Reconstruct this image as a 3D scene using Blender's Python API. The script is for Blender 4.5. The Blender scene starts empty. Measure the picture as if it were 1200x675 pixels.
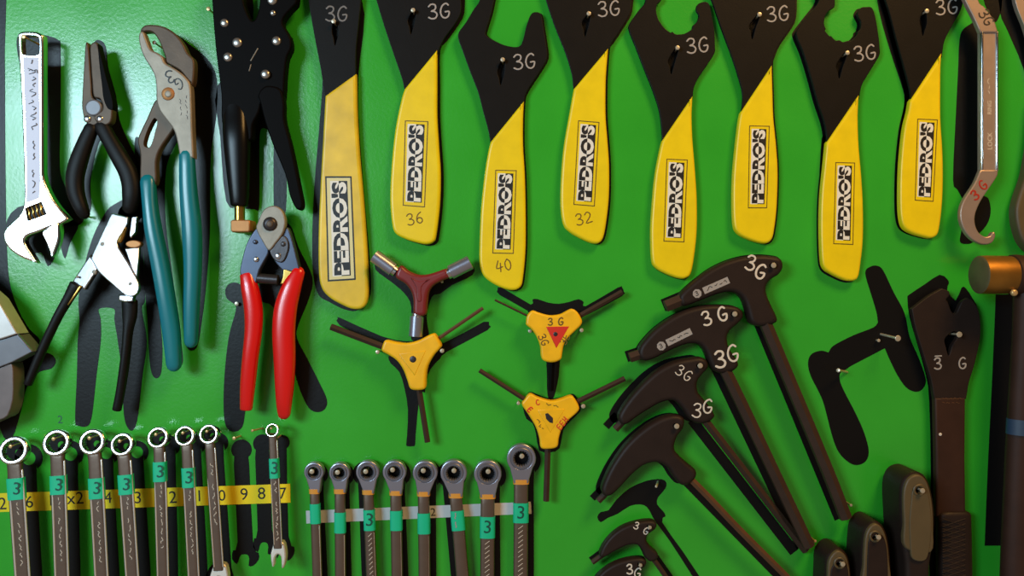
import bpy, bmesh, math, random
from mathutils import Vector, Matrix
from mathutils.geometry import tessellate_polygon
random.seed(7)
scn = bpy.context.scene
COL = scn.collection

# ------------------------------------------------------------------ camera, world, lights
D = 0.95            # camera distance from the board (m)
S = 0.001           # one photograph pixel at the board plane = 1 mm
Z0 = 1.5            # height of the picture centre above the floor
cam_d = bpy.data.cameras.new('camera')
cam_d.sensor_width = 36.0
cam_d.lens = 36.0 * D / 1.2
cam_d.clip_start = 0.01
cam = bpy.data.objects.new('camera', cam_d)
cam.location = (0, -D, Z0)
cam.rotation_euler = (math.pi / 2, 0, 0)
COL.objects.link(cam)
scn.camera = cam

vs = scn.view_settings
vs.view_transform = 'Standard'
vs.look = 'None'
vs.gamma = 1.0
vs.use_curve_mapping = False
vs.exposure = 0.0

world = bpy.data.worlds.new('world')
scn.world = world
world.use_nodes = True
wn = world.node_tree
_t = wn.nodes.new('ShaderNodeTexCoord'); _s = wn.nodes.new('ShaderNodeSeparateXYZ')
_r = wn.nodes.new('ShaderNodeValToRGB')          # brown floor below, dim room above
_m = wn.nodes.new('ShaderNodeMapRange')
_m.inputs['From Min'].default_value = -1; _m.inputs['From Max'].default_value = 1
wn.links.new(_t.outputs['Generated'], _s.inputs[0]); wn.links.new(_s.outputs['Z'], _m.inputs['Value'])
wn.links.new(_m.outputs['Result'], _r.inputs['Fac']); wn.links.new(_r.outputs['Color'], wn.nodes['Background'].inputs['Color'])
_r.color_ramp.elements[0].position = 0.30; _r.color_ramp.elements[0].color = (0.30, 0.23, 0.17, 1)
_r.color_ramp.elements[1].position = 0.62; _r.color_ramp.elements[1].color = (0.035, 0.03, 0.026, 1)
_e = _r.color_ramp.elements.new(0.49); _e.color = (0.17, 0.135, 0.105, 1)
wn.nodes['Background'].inputs['Strength'].default_value = 0.8

def area(name, loc, target, sx, sy, power, color):
    ld = bpy.data.lights.new(name, 'AREA')
    ld.shape = 'RECTANGLE'; ld.size = sx; ld.size_y = sy
    ld.energy = power; ld.color = color
    lo = bpy.data.objects.new(name, ld)
    lo.location = loc
    d = Vector(target) - Vector(loc)
    lo.rotation_euler = d.to_track_quat('-Z', 'Y').to_euler()
    COL.objects.link(lo)
    return lo
area('window_light', (-1.42, -2.0, Z0 + 0.42), (-0.85, 0, Z0), 0.85, 0.60, 33, (0.62, 0.86, 1.0))
area('window_light_upper', (-1.46, -1.98, Z0 + 0.63), (-0.85, 0, Z0), 0.74, 0.22, 9, (0.50, 0.78, 1.0))
area('room_lamp', (0.95, -1.15, Z0 + 1.45), (0.45, 0, Z0 + 0.1), 0.60, 0.50, 31, (1.0, 0.56, 0.18))

# ------------------------------------------------------------------ geometry helpers
def W(px, py, h):
    """photograph pixel at height h (mm) above the board -> point in the room"""
    k = (D - h * S) / D
    return Vector(((px - 600) * S * k, -h * S, Z0 + (337.5 - py) * S * k))

class G:
    def __init__(self):
        self.v = []; self.f = []; self.m = []
    def add(self, vs_, fs, mi=0):
        b = len(self.v)
        self.v += [Vector(p) for p in vs_]
        for f in fs:
            self.f.append([i + b for i in f]); self.m.append(mi)

def catmull(pts, n, closed=True):
    """smooth a list of points; a trailing 1 on an outline point keeps that corner sharp"""
    N = len(pts); out = []
    P = [Vector(p[:2]) if closed else Vector(p) for p in pts]
    C = [closed and len(p) > 2 and p[2] for p in pts]
    rng = range(N) if closed else range(N - 1)
    for i in rng:
        p1, p2 = P[i], P[(i + 1) % N]
        if closed:
            p0 = P[i - 1] if not C[i] else p1 - (p2 - p1)
            p3 = P[(i + 2) % N] if not C[(i + 1) % N] else p2 + (p2 - p1)
        else:
            p0 = P[i - 1] if i > 0 else p1 - (p2 - p1)
            p3 = P[i + 2] if i + 2 < N else p2 + (p2 - p1)
        for j in range(n):
            t = j / n
            out.append(0.5 * ((2 * p1) + (p2 - p0) * t + (2 * p0 - 5 * p1 + 4 * p2 - p3) * t * t
                              + (3 * p1 - p0 - 3 * p2 + p3) * t ** 3))
    if not closed:
        out.append(P[-1])
    return out

def sarea(l):
    return 0.5 * sum(l[i - 1][0] * l[i][1] - l[i][0] * l[i - 1][1] for i in range(len(l)))

def inset(l, d):
    if d == 0: return list(l)
    out = []; N = len(l)
    for i in range(N):
        a, b, c = l[i - 1], l[i], l[(i + 1) % N]
        e1 = (b - a); e2 = (c - b)
        if e1.length < 1e-6: e1 = e2
        if e2.length < 1e-6: e2 = e1
        n1 = Vector((-e1.y, e1.x)).normalized(); n2 = Vector((-e2.y, e2.x)).normalized()
        den = 1 + n1.dot(n2)
        m = (n1 + n2) / den if den > 0.35 else (n1 + n2).normalized() * 1.6 if (n1 + n2).length > 1e-6 else n1
        out.append(b + m * d)
    return out

def plate(g, pts, h0, h1, bev=1.0, steps=3, holes=(), sm=0, tilt=(0, 0, 0, 0), bh=None, mi=0):
    """solid plate with the given outline (pixels) between heights h0 and h1 (mm), front edge rounded"""
    k1 = (D - h1 * S) / D
    loops = []
    for n, l in enumerate([pts] + list(holes)):
        q = catmull(l, sm) if sm else [Vector(p[:2]) for p in l]
        q = [Vector((p.x - 600, 337.5 - p.y)) * k1 for p in q]      # mm in the front plane
        if (sarea(q) > 0) != (n == 0): q.reverse()
        loops.append(q)
    cx, cy, gx, gy = tilt
    cx = (cx - 600) * k1; cy = (337.5 - cy) * k1
    def P3(p, h):
        return Vector((p.x * S, -(h + gx * (p.x - cx) + gy * (cy - p.y)) * S, Z0 + p.y * S))
    if bh is None: bh = min(bev, (h1 - h0) * 0.9)
    rings = [(0, h0)]
    if bev > 0:
        for i in range(0, steps + 1):
            a = i / steps * math.pi / 2
            rings.append((bev * (1 - math.cos(a)), h1 - bh + bh * math.sin(a)))
        rings.append((bev + 0.25, h1))
    else:
        rings.append((0, h1))
    base = len(g.v); allr = []
    hf = min(1.0, 0.5 / bev) if bev > 0 else 1.0        # holes get a small rounding only
    for qi, q in enumerate(loops):
        rr = []
        for off, h in rings:
            s = len(g.v)
            g.v += [P3(p, h) for p in inset(q, off * (hf if qi else 1))]
            rr.append(s)
        allr.append(rr)
        n = len(q)
        for a, b in zip(rr[:-1], rr[1:]):
            for i in range(n):
                j = (i + 1) % n
                g.f.append([a + i, a + j, b + j, b + i]); g.m.append(mi)
    for which, flip in ((-1, False), (0, True)):
        off = rings[which][0]
        ls = [inset(q, off * (hf if qi else 1)) for qi, q in enumerate(loops)]
        idx = []
        for rr, q in zip(allr, loops):
            idx += [rr[which] + i for i in range(len(q))]
        tris = tessellate_polygon([[Vector((p.x, p.y, 0)) for p in l] for l in ls])
        flat = [p for l in ls for p in l]
        for t in tris:
            a, b, c = (flat[i] for i in t)
            ar = (b - a).cross(c - a)
            if abs(ar) < 1e-9: continue
            t = list(t)
            if (ar < 0) != flip: t.reverse()
            g.f.append([idx[i] for i in t]); g.m.append(mi)

def sweep(g, path, n=14, pw=2.0, cap='round', sub=4, mi=0, rot=0.0):
    """tube through (px, py, height, half width px, half depth mm)"""
    q = catmull(path, sub, closed=False) if sub > 1 and len(path) > 2 else [Vector(p) for p in path]
    P = [W(p[0], p[1], p[2]) for p in q]
    R = [(p[3] * S * (D - p[2] * S) / D, p[4] * S) for p in q]
    T = []
    for i in range(len(P)):
        T.append((P[min(i + 1, len(P) - 1)] - P[max(i - 1, 0)]).normalized())
    rings = [(P[i], T[i], R[i][0], R[i][1]) for i in range(len(P))]
    def endcap(p, t, r, sgn):
        if cap == 'round': lst = [(0.5, 0.866), (0.87, 0.5), (0.985, 0.17)]
        elif cap == 'soft': lst = [(0.12, 0.95), (0.22, 0.80), (0.26, 0.4)]
        else: lst = [(0.04, 0.90)]
        m = min(r[0], r[1]) if cap == 'flat' else r[0]
        return [(p + t * sgn * m * a, t, r[0] * b, r[1] * b) for a, b in lst]
    if cap:
        rings = list(reversed(endcap(P[0], T[0], R[0], -1))) + rings + endcap(P[-1], T[-1], R[-1], 1)
    s0 = len(g.v); O = Vector((0, -1, 0))
    for p, t, rw, rh in rings:
        L = t.cross(O)
        if L.length < 1e-5: L = Vector((1, 0, 0))
        L.normalize(); Nn = L.cross(t).normalized()
        for i in range(n):
            a = 2 * math.pi * (i + 0.5) / n + rot
            c, s = math.cos(a), math.sin(a)
            c = math.copysign(abs(c) ** (2 / pw), c); s = math.copysign(abs(s) ** (2 / pw), s)
            g.v.append(p + L * rw * c + Nn * rh * s)
    for r in range(len(rings) - 1):
        for i in range(n):
            j = (i + 1) % n
            g.f.append([s0 + r * n + i, s0 + r * n + j, s0 + (r + 1) * n + j, s0 + (r + 1) * n + i]); g.m.append(mi)
    g.f.append([s0 + i for i in reversed(range(n))]); g.m.append(mi)
    g.f.append([s0 + (len(rings) - 1) * n + i for i in range(n)]); g.m.append(mi)

def lathe(g, c, axis, prof, n=28, star=None, mi=0, loop=False, sc=S):
    """turned body round axis through point c, profile of (radius, distance along axis) in mm"""
    ax = Vector(axis).normalized()
    u = ax.orthogonal().normalized(); w = ax.cross(u)
    s0 = len(g.v); m = len(prof)
    for k, (r, z) in enumerate(prof):
        for i in range(n):
            a = 2 * math.pi * i / n
            rr = r
            if star and k in star: rr = r * (1 + 0.09 * (1 if i % 2 else -1))
            g.v.append(Vector(c) + ax * z * sc + (u * math.cos(a) + w * math.sin(a)) * max(rr, 1e-4) * sc)
    for k in range(m if loop else m - 1):
        k2 = (k + 1) % m
        for i in range(n):
            j = (i + 1) % n
            g.f.append([s0 + k * n + i, s0 + k * n + j, s0 + k2 * n + j, s0 + k2 * n + i]); g.m.append(mi)
    if not loop:
        g.f.append([s0 + i for i in reversed(range(n))]); g.m.append(mi)
        g.f.append([s0 + (m - 1) * n + i for i in range(n)]); g.m.append(mi)

def dome(g, px, py, h, r, rise, mi=0, n=20):
    lathe(g, W(px, py, h), (0, -1, 0), [(r, -1.0), (r, 0), (r * 0.93, rise * 0.45), (r * 0.7, rise * 0.8), (r * 0.35, rise * 0.97), (0.05, rise)], n, mi=mi)

def root_of(o):
    while o.parent: o = o.parent
    return o

def build(name, g, mats, parent=None, label=None, smooth=True, ang=38):
    me = bpy.data.meshes.new(name)
    off = root_of(parent).location if parent else Vector((0, 0, 0))
    me.from_pydata([tuple(v - off) for v in g.v], [], g.f)
    for m in (mats if isinstance(mats, (list, tuple)) else [mats]):
        me.materials.append(m)
    me.polygons.foreach_set('material_index', g.m)
    me.polygons.foreach_set('use_smooth', [smooth] * len(g.f))
    bm = bmesh.new(); bm.from_mesh(me)
    bmesh.ops.recalc_face_normals(bm, faces=bm.faces) if smooth else None
    bm.to_mesh(me); bm.free()
    me.update()
    if smooth: me.set_sharp_from_angle(angle=math.radians(ang))
    o = bpy.data.objects.new(name, me)
    COL.objects.link(o)
    if parent: o.parent = parent
    if label: o['label'] = label
    return o

def thing(name, label, cat, px, py, group=None):
    o = bpy.data.objects.new(name, None)
    o.empty_display_size = 0.02
    COL.objects.link(o)
    o.location = W(px, py, 0)
    o['label'] = label; o['category'] = cat
    if group: o['group'] = group
    return o

# --- flat lettering -------------------------------------------------------------------
_tc = {}
def glyphs(s, bold):
    if (s, bold) in _tc: return _tc[(s, bold)]
    cu = bpy.data.curves.new('t', 'FONT'); cu.body = s; cu.offset = bold; cu.resolution_u = 3
    ob = bpy.data.objects.new('t', cu); COL.objects.link(ob)
    bpy.context.view_layer.update()
    me = bpy.data.meshes.new_from_object(ob)
    v = [(p.co.x, p.co.y) for p in me.vertices]; f = [list(p.vertices) for p in me.polygons]
    bpy.data.objects.remove(ob); bpy.data.curves.remove(cu); bpy.data.meshes.remove(me)
    x0 = min(p[0] for p in v); x1 = max(p[0] for p in v); y0 = min(p[1] for p in v); y1 = max(p[1] for p in v)
    v = [((p[0] - x0) / (x1 - x0), (p[1] - y0) / (y1 - y0)) for p in v]
    _tc[(s, bold)] = (v, f, (x1 - x0) / (y1 - y0))
    return _tc[(s, bold)]

def letters(g, s, mapf, h, bold=0.0, clip=None, mi=0):
    v, f, asp = glyphs(s, bold)
    if clip:
        bm = bmesh.new()
        vv = [bm.verts.new((a, b, 0)) for a, b in v]
        for q in f:
            try: bm.faces.new([vv[i] for i in q])
            except ValueError: pass
        bmesh.ops.bisect_plane(bm, geom=bm.verts[:] + bm.edges[:] + bm.faces[:], plane_co=(0, 0.5, 0),
                               plane_no=(0, 1, 0), clear_outer=(clip == 'low'), clear_inner=(clip == 'high'))
        bm.verts.index_update()
        v = [(p.co.x, p.co.y) for p in bm.verts]; f = [[p.index for p in q.verts] for q in bm.faces]
        bm.free()
    pts = [W(*mapf(a, b), h) for a, b in v]
    g.add(pts, f, mi)

def text_at(g, s, cx, cy, height, ang, h, bold=0.0, squeeze=1.0, mi=0):
    """centred text, ang in degrees counter-clockwise as seen"""
    asp = glyphs(s, bold)[2] * squeeze
    a = math.radians(ang); c, sn = math.cos(a), math.sin(a)
    def mp(u, v):
        x = (u - 0.5) * height * asp; y = (v - 0.5) * height
        return cx + x * c - y * sn, cy - (x * sn + y * c)
    letters(g, s, mp, h, bold, mi=mi)

def quadmap(tl, tr, br, bl):
    """u runs from the bottom edge up, v from the right edge to the left (text reading upwards)"""
    def mp(u, v):
        s = 1 - v; t = 1 - u
        x = (tl[0] * (1 - s) + tr[0] * s) * (1 - t) + (bl[0] * (1 - s) + br[0] * s) * t
        y = (tl[1] * (1 - s) + tr[1] * s) * (1 - t) + (bl[1] * (1 - s) + br[1] * s) * t
        return x, y
    return mp

STROKES = {
 '3': [[(0.05, .86), (.25, 1), (.55, .95), (.6, .75), (.45, .58), (.22, .53), (.5, .48), (.68, .28), (.55, .05), (.25, 0), (.0, .1)]],
 'G': [[(.68, .88), (.5, 1), (.2, .85), (.03, .5), (.1, .15), (.35, 0), (.62, .1), (.72, .42), (.42, .42)]],
 '6': [[(.6, .95), (.3, .8), (.08, .45), (.12, .12), (.38, 0), (.62, .15), (.58, .4), (.3, .5), (.1, .35)]],
 '4': [[(.35, 1), (.05, .35), (.7, .4)], [(.55, .75), (.42, 0)]],
 '0': [[(.35, 1), (.08, .7), (.08, .25), (.35, 0), (.62, .3), (.6, .75), (.35, 1)]],
 '2': [[(.05, .8), (.3, 1), (.6, .85), (.55, .55), (.05, .05), (.7, .08)]],
 'E': [[(.65, 1), (.1, .95), (.08, .02), (.65, .05)], [(.1, .52), (.55, .54)]],
 'H': [[(.1, 1), (.08, 0)], [(.62, 1), (.62, 0)], [(.1, .5), (.62, .5)]],
 'C': [[(.68, .88), (.5, 1), (.2, .85), (.03, .5), (.1, .15), (.35, 0), (.65, .12)]],
}
def marker(g, s, cx, cy, height, ang, h, wd=2.0, adv=0.95, rh=0.25):
    a = math.radians(ang); c, sn = math.cos(a), math.sin(a)
    tot = adv * (len(s) - 1) + 0.7
    for i, ch in enumerate(s):
        for st in STROKES[ch]:
            path = []
            for (x, y) in st:
                X = (x + i * adv - tot / 2) * height * 0.85; Y = (y - 0.5) * height
                path.append((cx + X * c - Y * sn, cy - (X * sn + Y * c), h, wd / 2, rh))
            sweep(g, path, n=6, sub=3)

def squiggle(g, x0, y0, x1, y1, amp, n, h, wd=0.8):
    """illegible etched marks along a line"""
    p0 = Vector((x0, y0)); d = Vector((x1 - x0, y1 - y0)); nn = Vector((-d.y, d.x)).normalized()
    i = 0
    while i < n:
        m = random.choice((2, 3, 4))
        path = []
        for j in range(m + 1):
            t = min((i + j * 0.8) / n, 1)
            p = p0 + d * t + nn * amp * random.uniform(-1, 1)
            path.append((p.x, p.y, h, wd / 2, 0.12))
        sweep(g, path, n=4, sub=2, cap='flat')
        i += m + 0.6

# ------------------------------------------------------------------ materials
def lin(c):
    return tuple(((x / 255) / 12.92 if x / 255 <= 0.04045 else ((x / 255 + 0.055) / 1.055) ** 2.4) for x in c)

def mat(name, rgb, rough=0.5, metal=0.0, var=0.0, vscale=60, bump=0.0, bscale=300, rvar=0.0, spec=0.5, coat=0.0):
    m = bpy.data.materials.new(name); m.use_nodes = True
    nt = m.node_tree; b = nt.nodes['Principled BSDF']
    c = lin(rgb)
    b.inputs['Base Color'].default_value = (*c, 1)
    b.inputs['Roughness'].default_value = rough
    b.inputs['Metallic'].default_value = metal
    b.inputs['Specular IOR Level'].default_value = spec
    if coat: b.inputs['Coat Weight'].default_value = coat; b.inputs['Coat Roughness'].default_value = 0.15
    tc = nt.nodes.new('ShaderNodeTexCoord')
    if var or rvar:
        nz = nt.nodes.new('ShaderNodeTexNoise'); nz.inputs['Scale'].default_value = vscale
        nz.inputs['Detail'].default_value = 5
        nt.links.new(tc.outputs['Object'], nz.inputs['Vector'])
        if var:
            mr = nt.nodes.new('ShaderNodeMapRange')
            mr.inputs['From Min'].default_value = 0.3; mr.inputs['From Max'].default_value = 0.7
            mr.inputs['To Min'].default_value = 1 - var; mr.inputs['To Max'].default_value = 1 + var
            nt.links.new(nz.outputs['Fac'], mr.inputs['Value'])
            mx = nt.nodes.new('ShaderNodeVectorMath'); mx.operation = 'SCALE'
            mx.inputs[0].default_value = c
            nt.links.new(mr.outputs['Result'], mx.inputs['Scale'])
            nt.links.new(mx.outputs['Vector'], b.inputs['Base Color'])
        if rvar:
            mr2 = nt.nodes.new('ShaderNodeMapRange')
            mr2.inputs['From Min'].default_value = 0.3; mr2.inputs['From Max'].default_value = 0.7
            mr2.inputs['To Min'].default_value = max(rough - rvar, 0.02); mr2.inputs['To Max'].default_value = rough + rvar
            nt.links.new(nz.outputs['Fac'], mr2.inputs['Value'])
            nt.links.new(mr2.outputs['Result'], b.inputs['Roughness'])
    if bump:
        n2 = nt.nodes.new('ShaderNodeTexNoise'); n2.inputs['Scale'].default_value = bscale
        n2.inputs['Detail'].default_value = 3
        nt.links.new(tc.outputs['Object'], n2.inputs['Vector'])
        bp = nt.nodes.new('ShaderNodeBump'); bp.inputs['Strength'].default_value = bump
        bp.inputs['Distance'].default_value = 0.001
        nt.links.new(n2.outputs['Fac'], bp.inputs['Height'])
        nt.links.new(bp.outputs['Normal'], b.inputs['Normal'])
    return m

M = dict(
 green=mat('green_board_paint', (48, 168, 42), 0.24, var=0.06, vscale=9, bump=0.13, bscale=260, rvar=0.03, spec=0.70),
 sil=mat('black_silhouette_paint', (13, 12, 13), 0.38, bump=0.12, bscale=260, spec=0.26),
 black=mat('black_coated_steel', (19, 17, 16), 0.5, var=0.1, bump=0.1, bscale=500, spec=0.13),
 blackgloss=mat('black_painted_steel', (10, 8, 8), 0.5, bump=0.05, bscale=400, spec=0.04),
 blacktube=mat('glossy_black_tube', (10, 9, 10), 0.3, spec=0.24),
 rubber=mat('black_rubber', (15, 13, 13), 0.5, bump=0.1, bscale=700, spec=0.22),
 brownblack=mat('dark_brown_plastic', (40, 29, 25), 0.5, var=0.1, bump=0.1, bscale=600, spec=0.22),
 hexsteel=mat('dark_oxide_steel', (62, 44, 34), 0.6, 0.0, var=0.1, spec=0.2),
 hexbrown=mat('worn_oxide_steel', (104, 70, 46), 0.45, 0.3, var=0.12),
 yellow=mat('yellow_dipped_plastic', (238, 210, 8), 0.36, var=0.06, vscale=50, bump=0.05, bscale=200),
 yellowdirty=mat('grubby_yellow_plastic', (226, 192, 40), 0.38, var=0.16, vscale=34, bump=0.08, bscale=120),
 ykey=mat('yellow_key_body', (246, 188, 14), 0.40, var=0.08, vscale=70),
 tape=mat('yellow_tape', (246, 216, 16), 0.4, var=0.03),
 white=mat('white_print', (232, 230, 220), 0.5),
 whitestrip=mat('white_label_tape', (214, 208, 206), 0.5, var=0.03),
 pale=mat('pale_label', (220, 210, 150), 0.45),
 ink=mat('black_ink', (20, 18, 20), 0.5),
 brownink=mat('brown_marker', (112, 82, 8), 0.6),
 framed=mat('printed_frame', (96, 74, 16), 0.5),
 silver=mat('silver_marker', (158, 152, 148), 0.5),
 silverdim=mat('worn_silver_marker', (112, 108, 106), 0.55),
 whitemark=mat('white_marker', (214, 204, 190), 0.5),
 redmark=mat('red_marker', (170, 40, 24), 0.5),
 darkmark=mat('dark_marker', (52, 40, 32), 0.5),
 chrome=mat('polished_chrome', (226, 224, 222), 0.17, 1.0, bump=0.03, bscale=90),
 panelgrey=mat('frosted_chrome', (190, 186, 198), 0.5, 0.2, bump=0.1, bscale=300),
 satin=mat('satin_chrome', (212, 210, 214), 0.24, 1.0, bump=0.05, bscale=150),
 wsteel=mat('wrench_chrome', (130, 112, 100), 0.34, 0.8, var=0.06, bump=0.08, bscale=200),
 rsteel=mat('ratchet_chrome', (168, 168, 184), 0.30, 0.8, bump=0.06, bscale=150),
 glintsteel=mat('glint_pale_steel', (222, 212, 200), 0.3, 0.5),  # glints on shaft edges and open ends put into a pale colour
 palesteel=mat('pale_ground_steel', (200, 196, 192), 0.4, 0.4, var=0.08),
 ringsteel=mat('ratchet_ring_steel', (112, 112, 122), 0.4, 0.5),
 midsteel=mat('mid_grey_steel', (112, 112, 118), 0.45, 0.3, var=0.08),
 browngrey=mat('brown_grey_steel', (112, 100, 98), 0.5, 0.3, var=0.1),
 steel=mat('grey_steel', (150, 140, 126), 0.55, 0.5, var=0.14, bump=0.12, bscale=350),
 darksteel=mat('dark_steel', (74, 70, 72), 0.4, 0.75, var=0.12, bump=0.1, bscale=300),
 bluesteel=mat('blue_grey_steel', (74, 80, 96), 0.38, 0.7, var=0.08),
 brownsteel=mat('browned_steel', (86, 70, 56), 0.52, 0.4, var=0.15, bump=0.1, bscale=300),
 tansteel=mat('warm_satin_steel', (178, 156, 142), 0.4, 0.6, var=0.06),
 etch=mat('etched_marks', (84, 80, 84), 0.6),
 lightetch=mat('bright_embossing', (214, 200, 182), 0.4, 0.1),
 brass=mat('brass', (206, 164, 84), 0.28, 1.0, var=0.1),
 copper=mat('copper_brass', (176, 122, 74), 0.5, 0.6, var=0.12),
 mallet=mat('worn_brass_head', (158, 112, 46), 0.42, 0.8, var=0.18, vscale=40, bump=0.1, bscale=120),
 malletface=mat('dull_hammer_face', (112, 100, 70), 0.6, 0.5, var=0.16, vscale=50),
 maroon=mat('maroon_plastic', (122, 34, 34), 0.40, var=0.06),
 red=mat('red_dipped_grip', (222, 18, 14), 0.28, coat=0.3),
 redpaint=mat('red_print', (214, 44, 20), 0.5),
 teal=mat('teal_dipped_grip', (10, 118, 130), 0.32, coat=0.2),
 sticker=mat('green_tape_sticker', (8, 190, 140), 0.5, var=0.03),
 stickerink=mat('dark_green_ink', (10, 74, 60), 0.5),
 orange=mat('orange_ring', (216, 150, 58), 0.4),
 olive=mat('olive_grey_plastic', (88, 74, 48), 0.5, var=0.06),
 wood=mat('dark_handle_wood', (54, 33, 24), 0.55, var=0.12, vscale=50, spec=0.25),
 blue=mat('blue_tape', (42, 62, 88), 0.5),
 rivetsteel=mat('rivet_steel', (176, 170, 164), 0.3, 0.85),
 nail=mat('nail_steel', (200, 188, 165), 0.35, 0.5),
 nailbrass=mat('brassy_nail', (205, 172, 118), 0.38, 0.5),
 wall=mat('plaster_wall', (150, 140, 124), 0.8, var=0.05, bump=0.2, bscale=60),
)

# ------------------------------------------------------------------ setting: wall behind, tool board
g = G(); g.add([(-2.2, 0.09, 0), (2.2, 0.09, 0), (2.2, 0.09, 2.8), (-2.2, 0.09, 2.8),
                (-2.2, 0.19, 0), (2.2, 0.19, 0), (2.2, 0.19, 2.8), (-2.2, 0.19, 2.8)],
               [[0, 1, 2, 3], [7, 6, 5, 4], [0, 3, 7, 4], [1, 5, 6, 2], [3, 2, 6, 7], [0, 4, 5, 1]])
wl = build('wall_back', g, M['wall'], smooth=False); wl['kind'] = 'structure'

board = thing('tool_board', 'glossy green painted tool board with black tool silhouettes filling the background', 'tool board', 600, 337)
g = G()
bx, bz0, bz1 = 0.80, Z0 - 0.52, Z0 + 0.52
g.add([(-bx, 0, bz0), (bx, 0, bz0), (bx, 0, bz1), (-bx, 0, bz1), (-bx, 0.0895, bz0), (bx, 0.0895, bz0), (bx, 0.0895, bz1), (-bx, 0.0895, bz1)],
      [[0, 1, 2, 3], [7, 6, 5, 4], [0, 3, 7, 4], [1, 5, 6, 2], [3, 2, 6, 7], [0, 4, 5, 1]])
build('panel', g, M['green'], board, smooth=False)

def sil(pts, label, sm=0, holes=(), h=0.30):
    g = G(); plate(g, pts, -0.2, h, 0, holes=holes, sm=sm)
    return build('painted_silhouette', g, M['sil'], board, label, smooth=False)

def nail(px, py, h, r=2.6, m='nail', rs=1.1, dx=0, dy=0):
    """nail hammered into the board, its head seen at (px, py)"""
    g = G(); tip = W(px, py, h); b = Vector((tip.x - dx * S, 0.004, tip.z - dy * S))
    ax = (tip - b).normalized(); L = (tip - b).length / S
    lathe(g, b, ax, [(rs, 0), (rs, L - 0.5), (r * 0.9, L), (r, L + 0.5), (r * 0.85, L + 1.1), (r * 0.3, L + 1.4), (0.05, L + 1.4)], 14)
    return build('nail', g, M[m], board)

def circ(cx, cy, r, n=24, a0=0, a1=360, ry=None):
    ry = ry or r
    full = abs(a1 - a0) >= 360
    out = []
    for i in range(n if full else n + 1):
        a = math.radians(a0 + (a1 - a0) * i / n)
        out.append((cx + r * math.cos(a), cy - ry * math.sin(a)))
    return out

def shift(p, dx, dy):
    return [(q[0] + dx, q[1] + dy) + tuple(q[2:]) for q in p]

def part_plate(name, m, parent, pts, h0, h1, label=None, **kw):
    g = G(); plate(g, pts, h0, h1, **kw)
    return build(name, g, M[m], parent, label)
def part_sweep(name, m, parent, path, label=None, **kw):
    g = G(); sweep(g, path, **kw)
    return build(name, g, M[m], parent, label)
def part_dome(name, m, parent, px, py, h, r, rise, label=None):
    g = G(); dome(g, px, py, h, r, rise)
    return build(name, g, M[m], parent, label)
def part_marker(m, parent, s, cx, cy, height, ang, h, wd=2.0, adv=0.95, label=None):
    g = G(); marker(g, s, cx, cy, height, ang, h, wd, adv)
    return build('marker_writing', g, M[m], parent, label)

def at_h(px, py, hn, h):
    """where a straight nail with its head seen at (px, py, hn) passes height h"""
    f = ((D - hn * S) / D) / ((D - h * S) / D)
    return 600 + (px - 600) * f, 337.5 + (py - 337.5) * f

# ================================================================== yellow-handled flat wrenches
def logo(root, q, h, pal, big=False):
    """printed name panel, quad corners tl tr br bl"""
    mp = quadmap(*q)
    def rect(g, u0, u1, v0, v1, hh, mi=0):
        g.add([W(*mp(u, v), hh) for u, v in ((u0, v0), (u0, v1), (u1, v1), (u1, v0))], [[0, 1, 2, 3]], mi)
    g = G()
    t, tv = (0.016, 0.055) if big else (0.011, 0.042)
    rect(g, 0, t, 0, 1, h + .14, 0); rect(g, 1 - t, 1, 0, 1, h + .14, 0)
    rect(g, t, 1 - t, 0, tv, h + .14, 0); rect(g, t, 1 - t, 1 - tv, 1, h + .14, 0)
    rect(g, t, 1 - t, tv, 1 - tv, h + .10, 1)
    pn = build('logo_panel', g, [M['ink'] if big else M['framed'], M[pal]], root, smooth=False)
    g = G()
    a, b, c, d = (0.045, 0.955, 0.17, 0.82) if big else (0.05, 0.96, 0.15, 0.88)
    mid = (c + d) / 2
    rect(g, a, b, mid, d, h + .18, 0); rect(g, a, b, c, mid, h + .18, 1)
    def m2(u, v): return mp(a + (b - a) * (0.01 + 0.98 * u), c + (d - c) * (0.06 + 0.88 * v))
    letters(g, "PEDRO'S", m2, h + .26, 0.045, 'high', 1)
    letters(g, "PEDRO'S", m2, h + .26, 0.045, 'low', 0)
    build('lettering', g, [M['white'], M['ink']], pn, smooth=False)

def pedros(label, head, handle, lq, nl, slot, mk, size=None, hm='yellow', silp=None, h=8.0, mkm='silver', holes=(), mks=17, pal='yellow', big=False):
    cx, cy = nl
    r = thing('flat_wrench', label, 'wrench', cx, cy, 'yellow-handled flat wrenches')
    # steel head with keyhole
    hx, hy = at_h(nl[0], nl[1], h + 6, h)
    sx_, sy_ = slot[0], max(slot[1], nl[1] + 11)
    key = [(hx - 2.3, hy), (hx, hy - 2.4), (hx + 2.4, hy), (sx_ + 4, sy_ + 1), (sx_ + 1.5, sy_ + 10), (sx_ - .5, sy_ + 16), (sx_ - 2, sy_ + 8), (sx_ - 4, sy_)]
    part_plate('steel_head', 'black', r, head, h - 3.0, h + 0.6, bev=0.6, steps=2, holes=[key], sm=4)
    hd = part_plate('handle', hm, r, handle, h - 5.0, h + 3.2, bev=3.4, steps=4, bh=2.6, sm=5)
    logo(r, lq, h + 3.2, pal, big)
    part_marker(mkm, r, '3G', mk[0], mk[1], mks, mk[2] if len(mk) > 2 else 4, h + 0.8, 2.1)
    if size: 
        g = G(); marker(g, size[0], size[1], size[2], 13, 12, h + 3.3, 1.5); build('size_number', g, M['brownink'], r)
    nail(nl[0], nl[1], h + 6, 2.7)
    if silp: sil(silp, None, 4)

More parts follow.
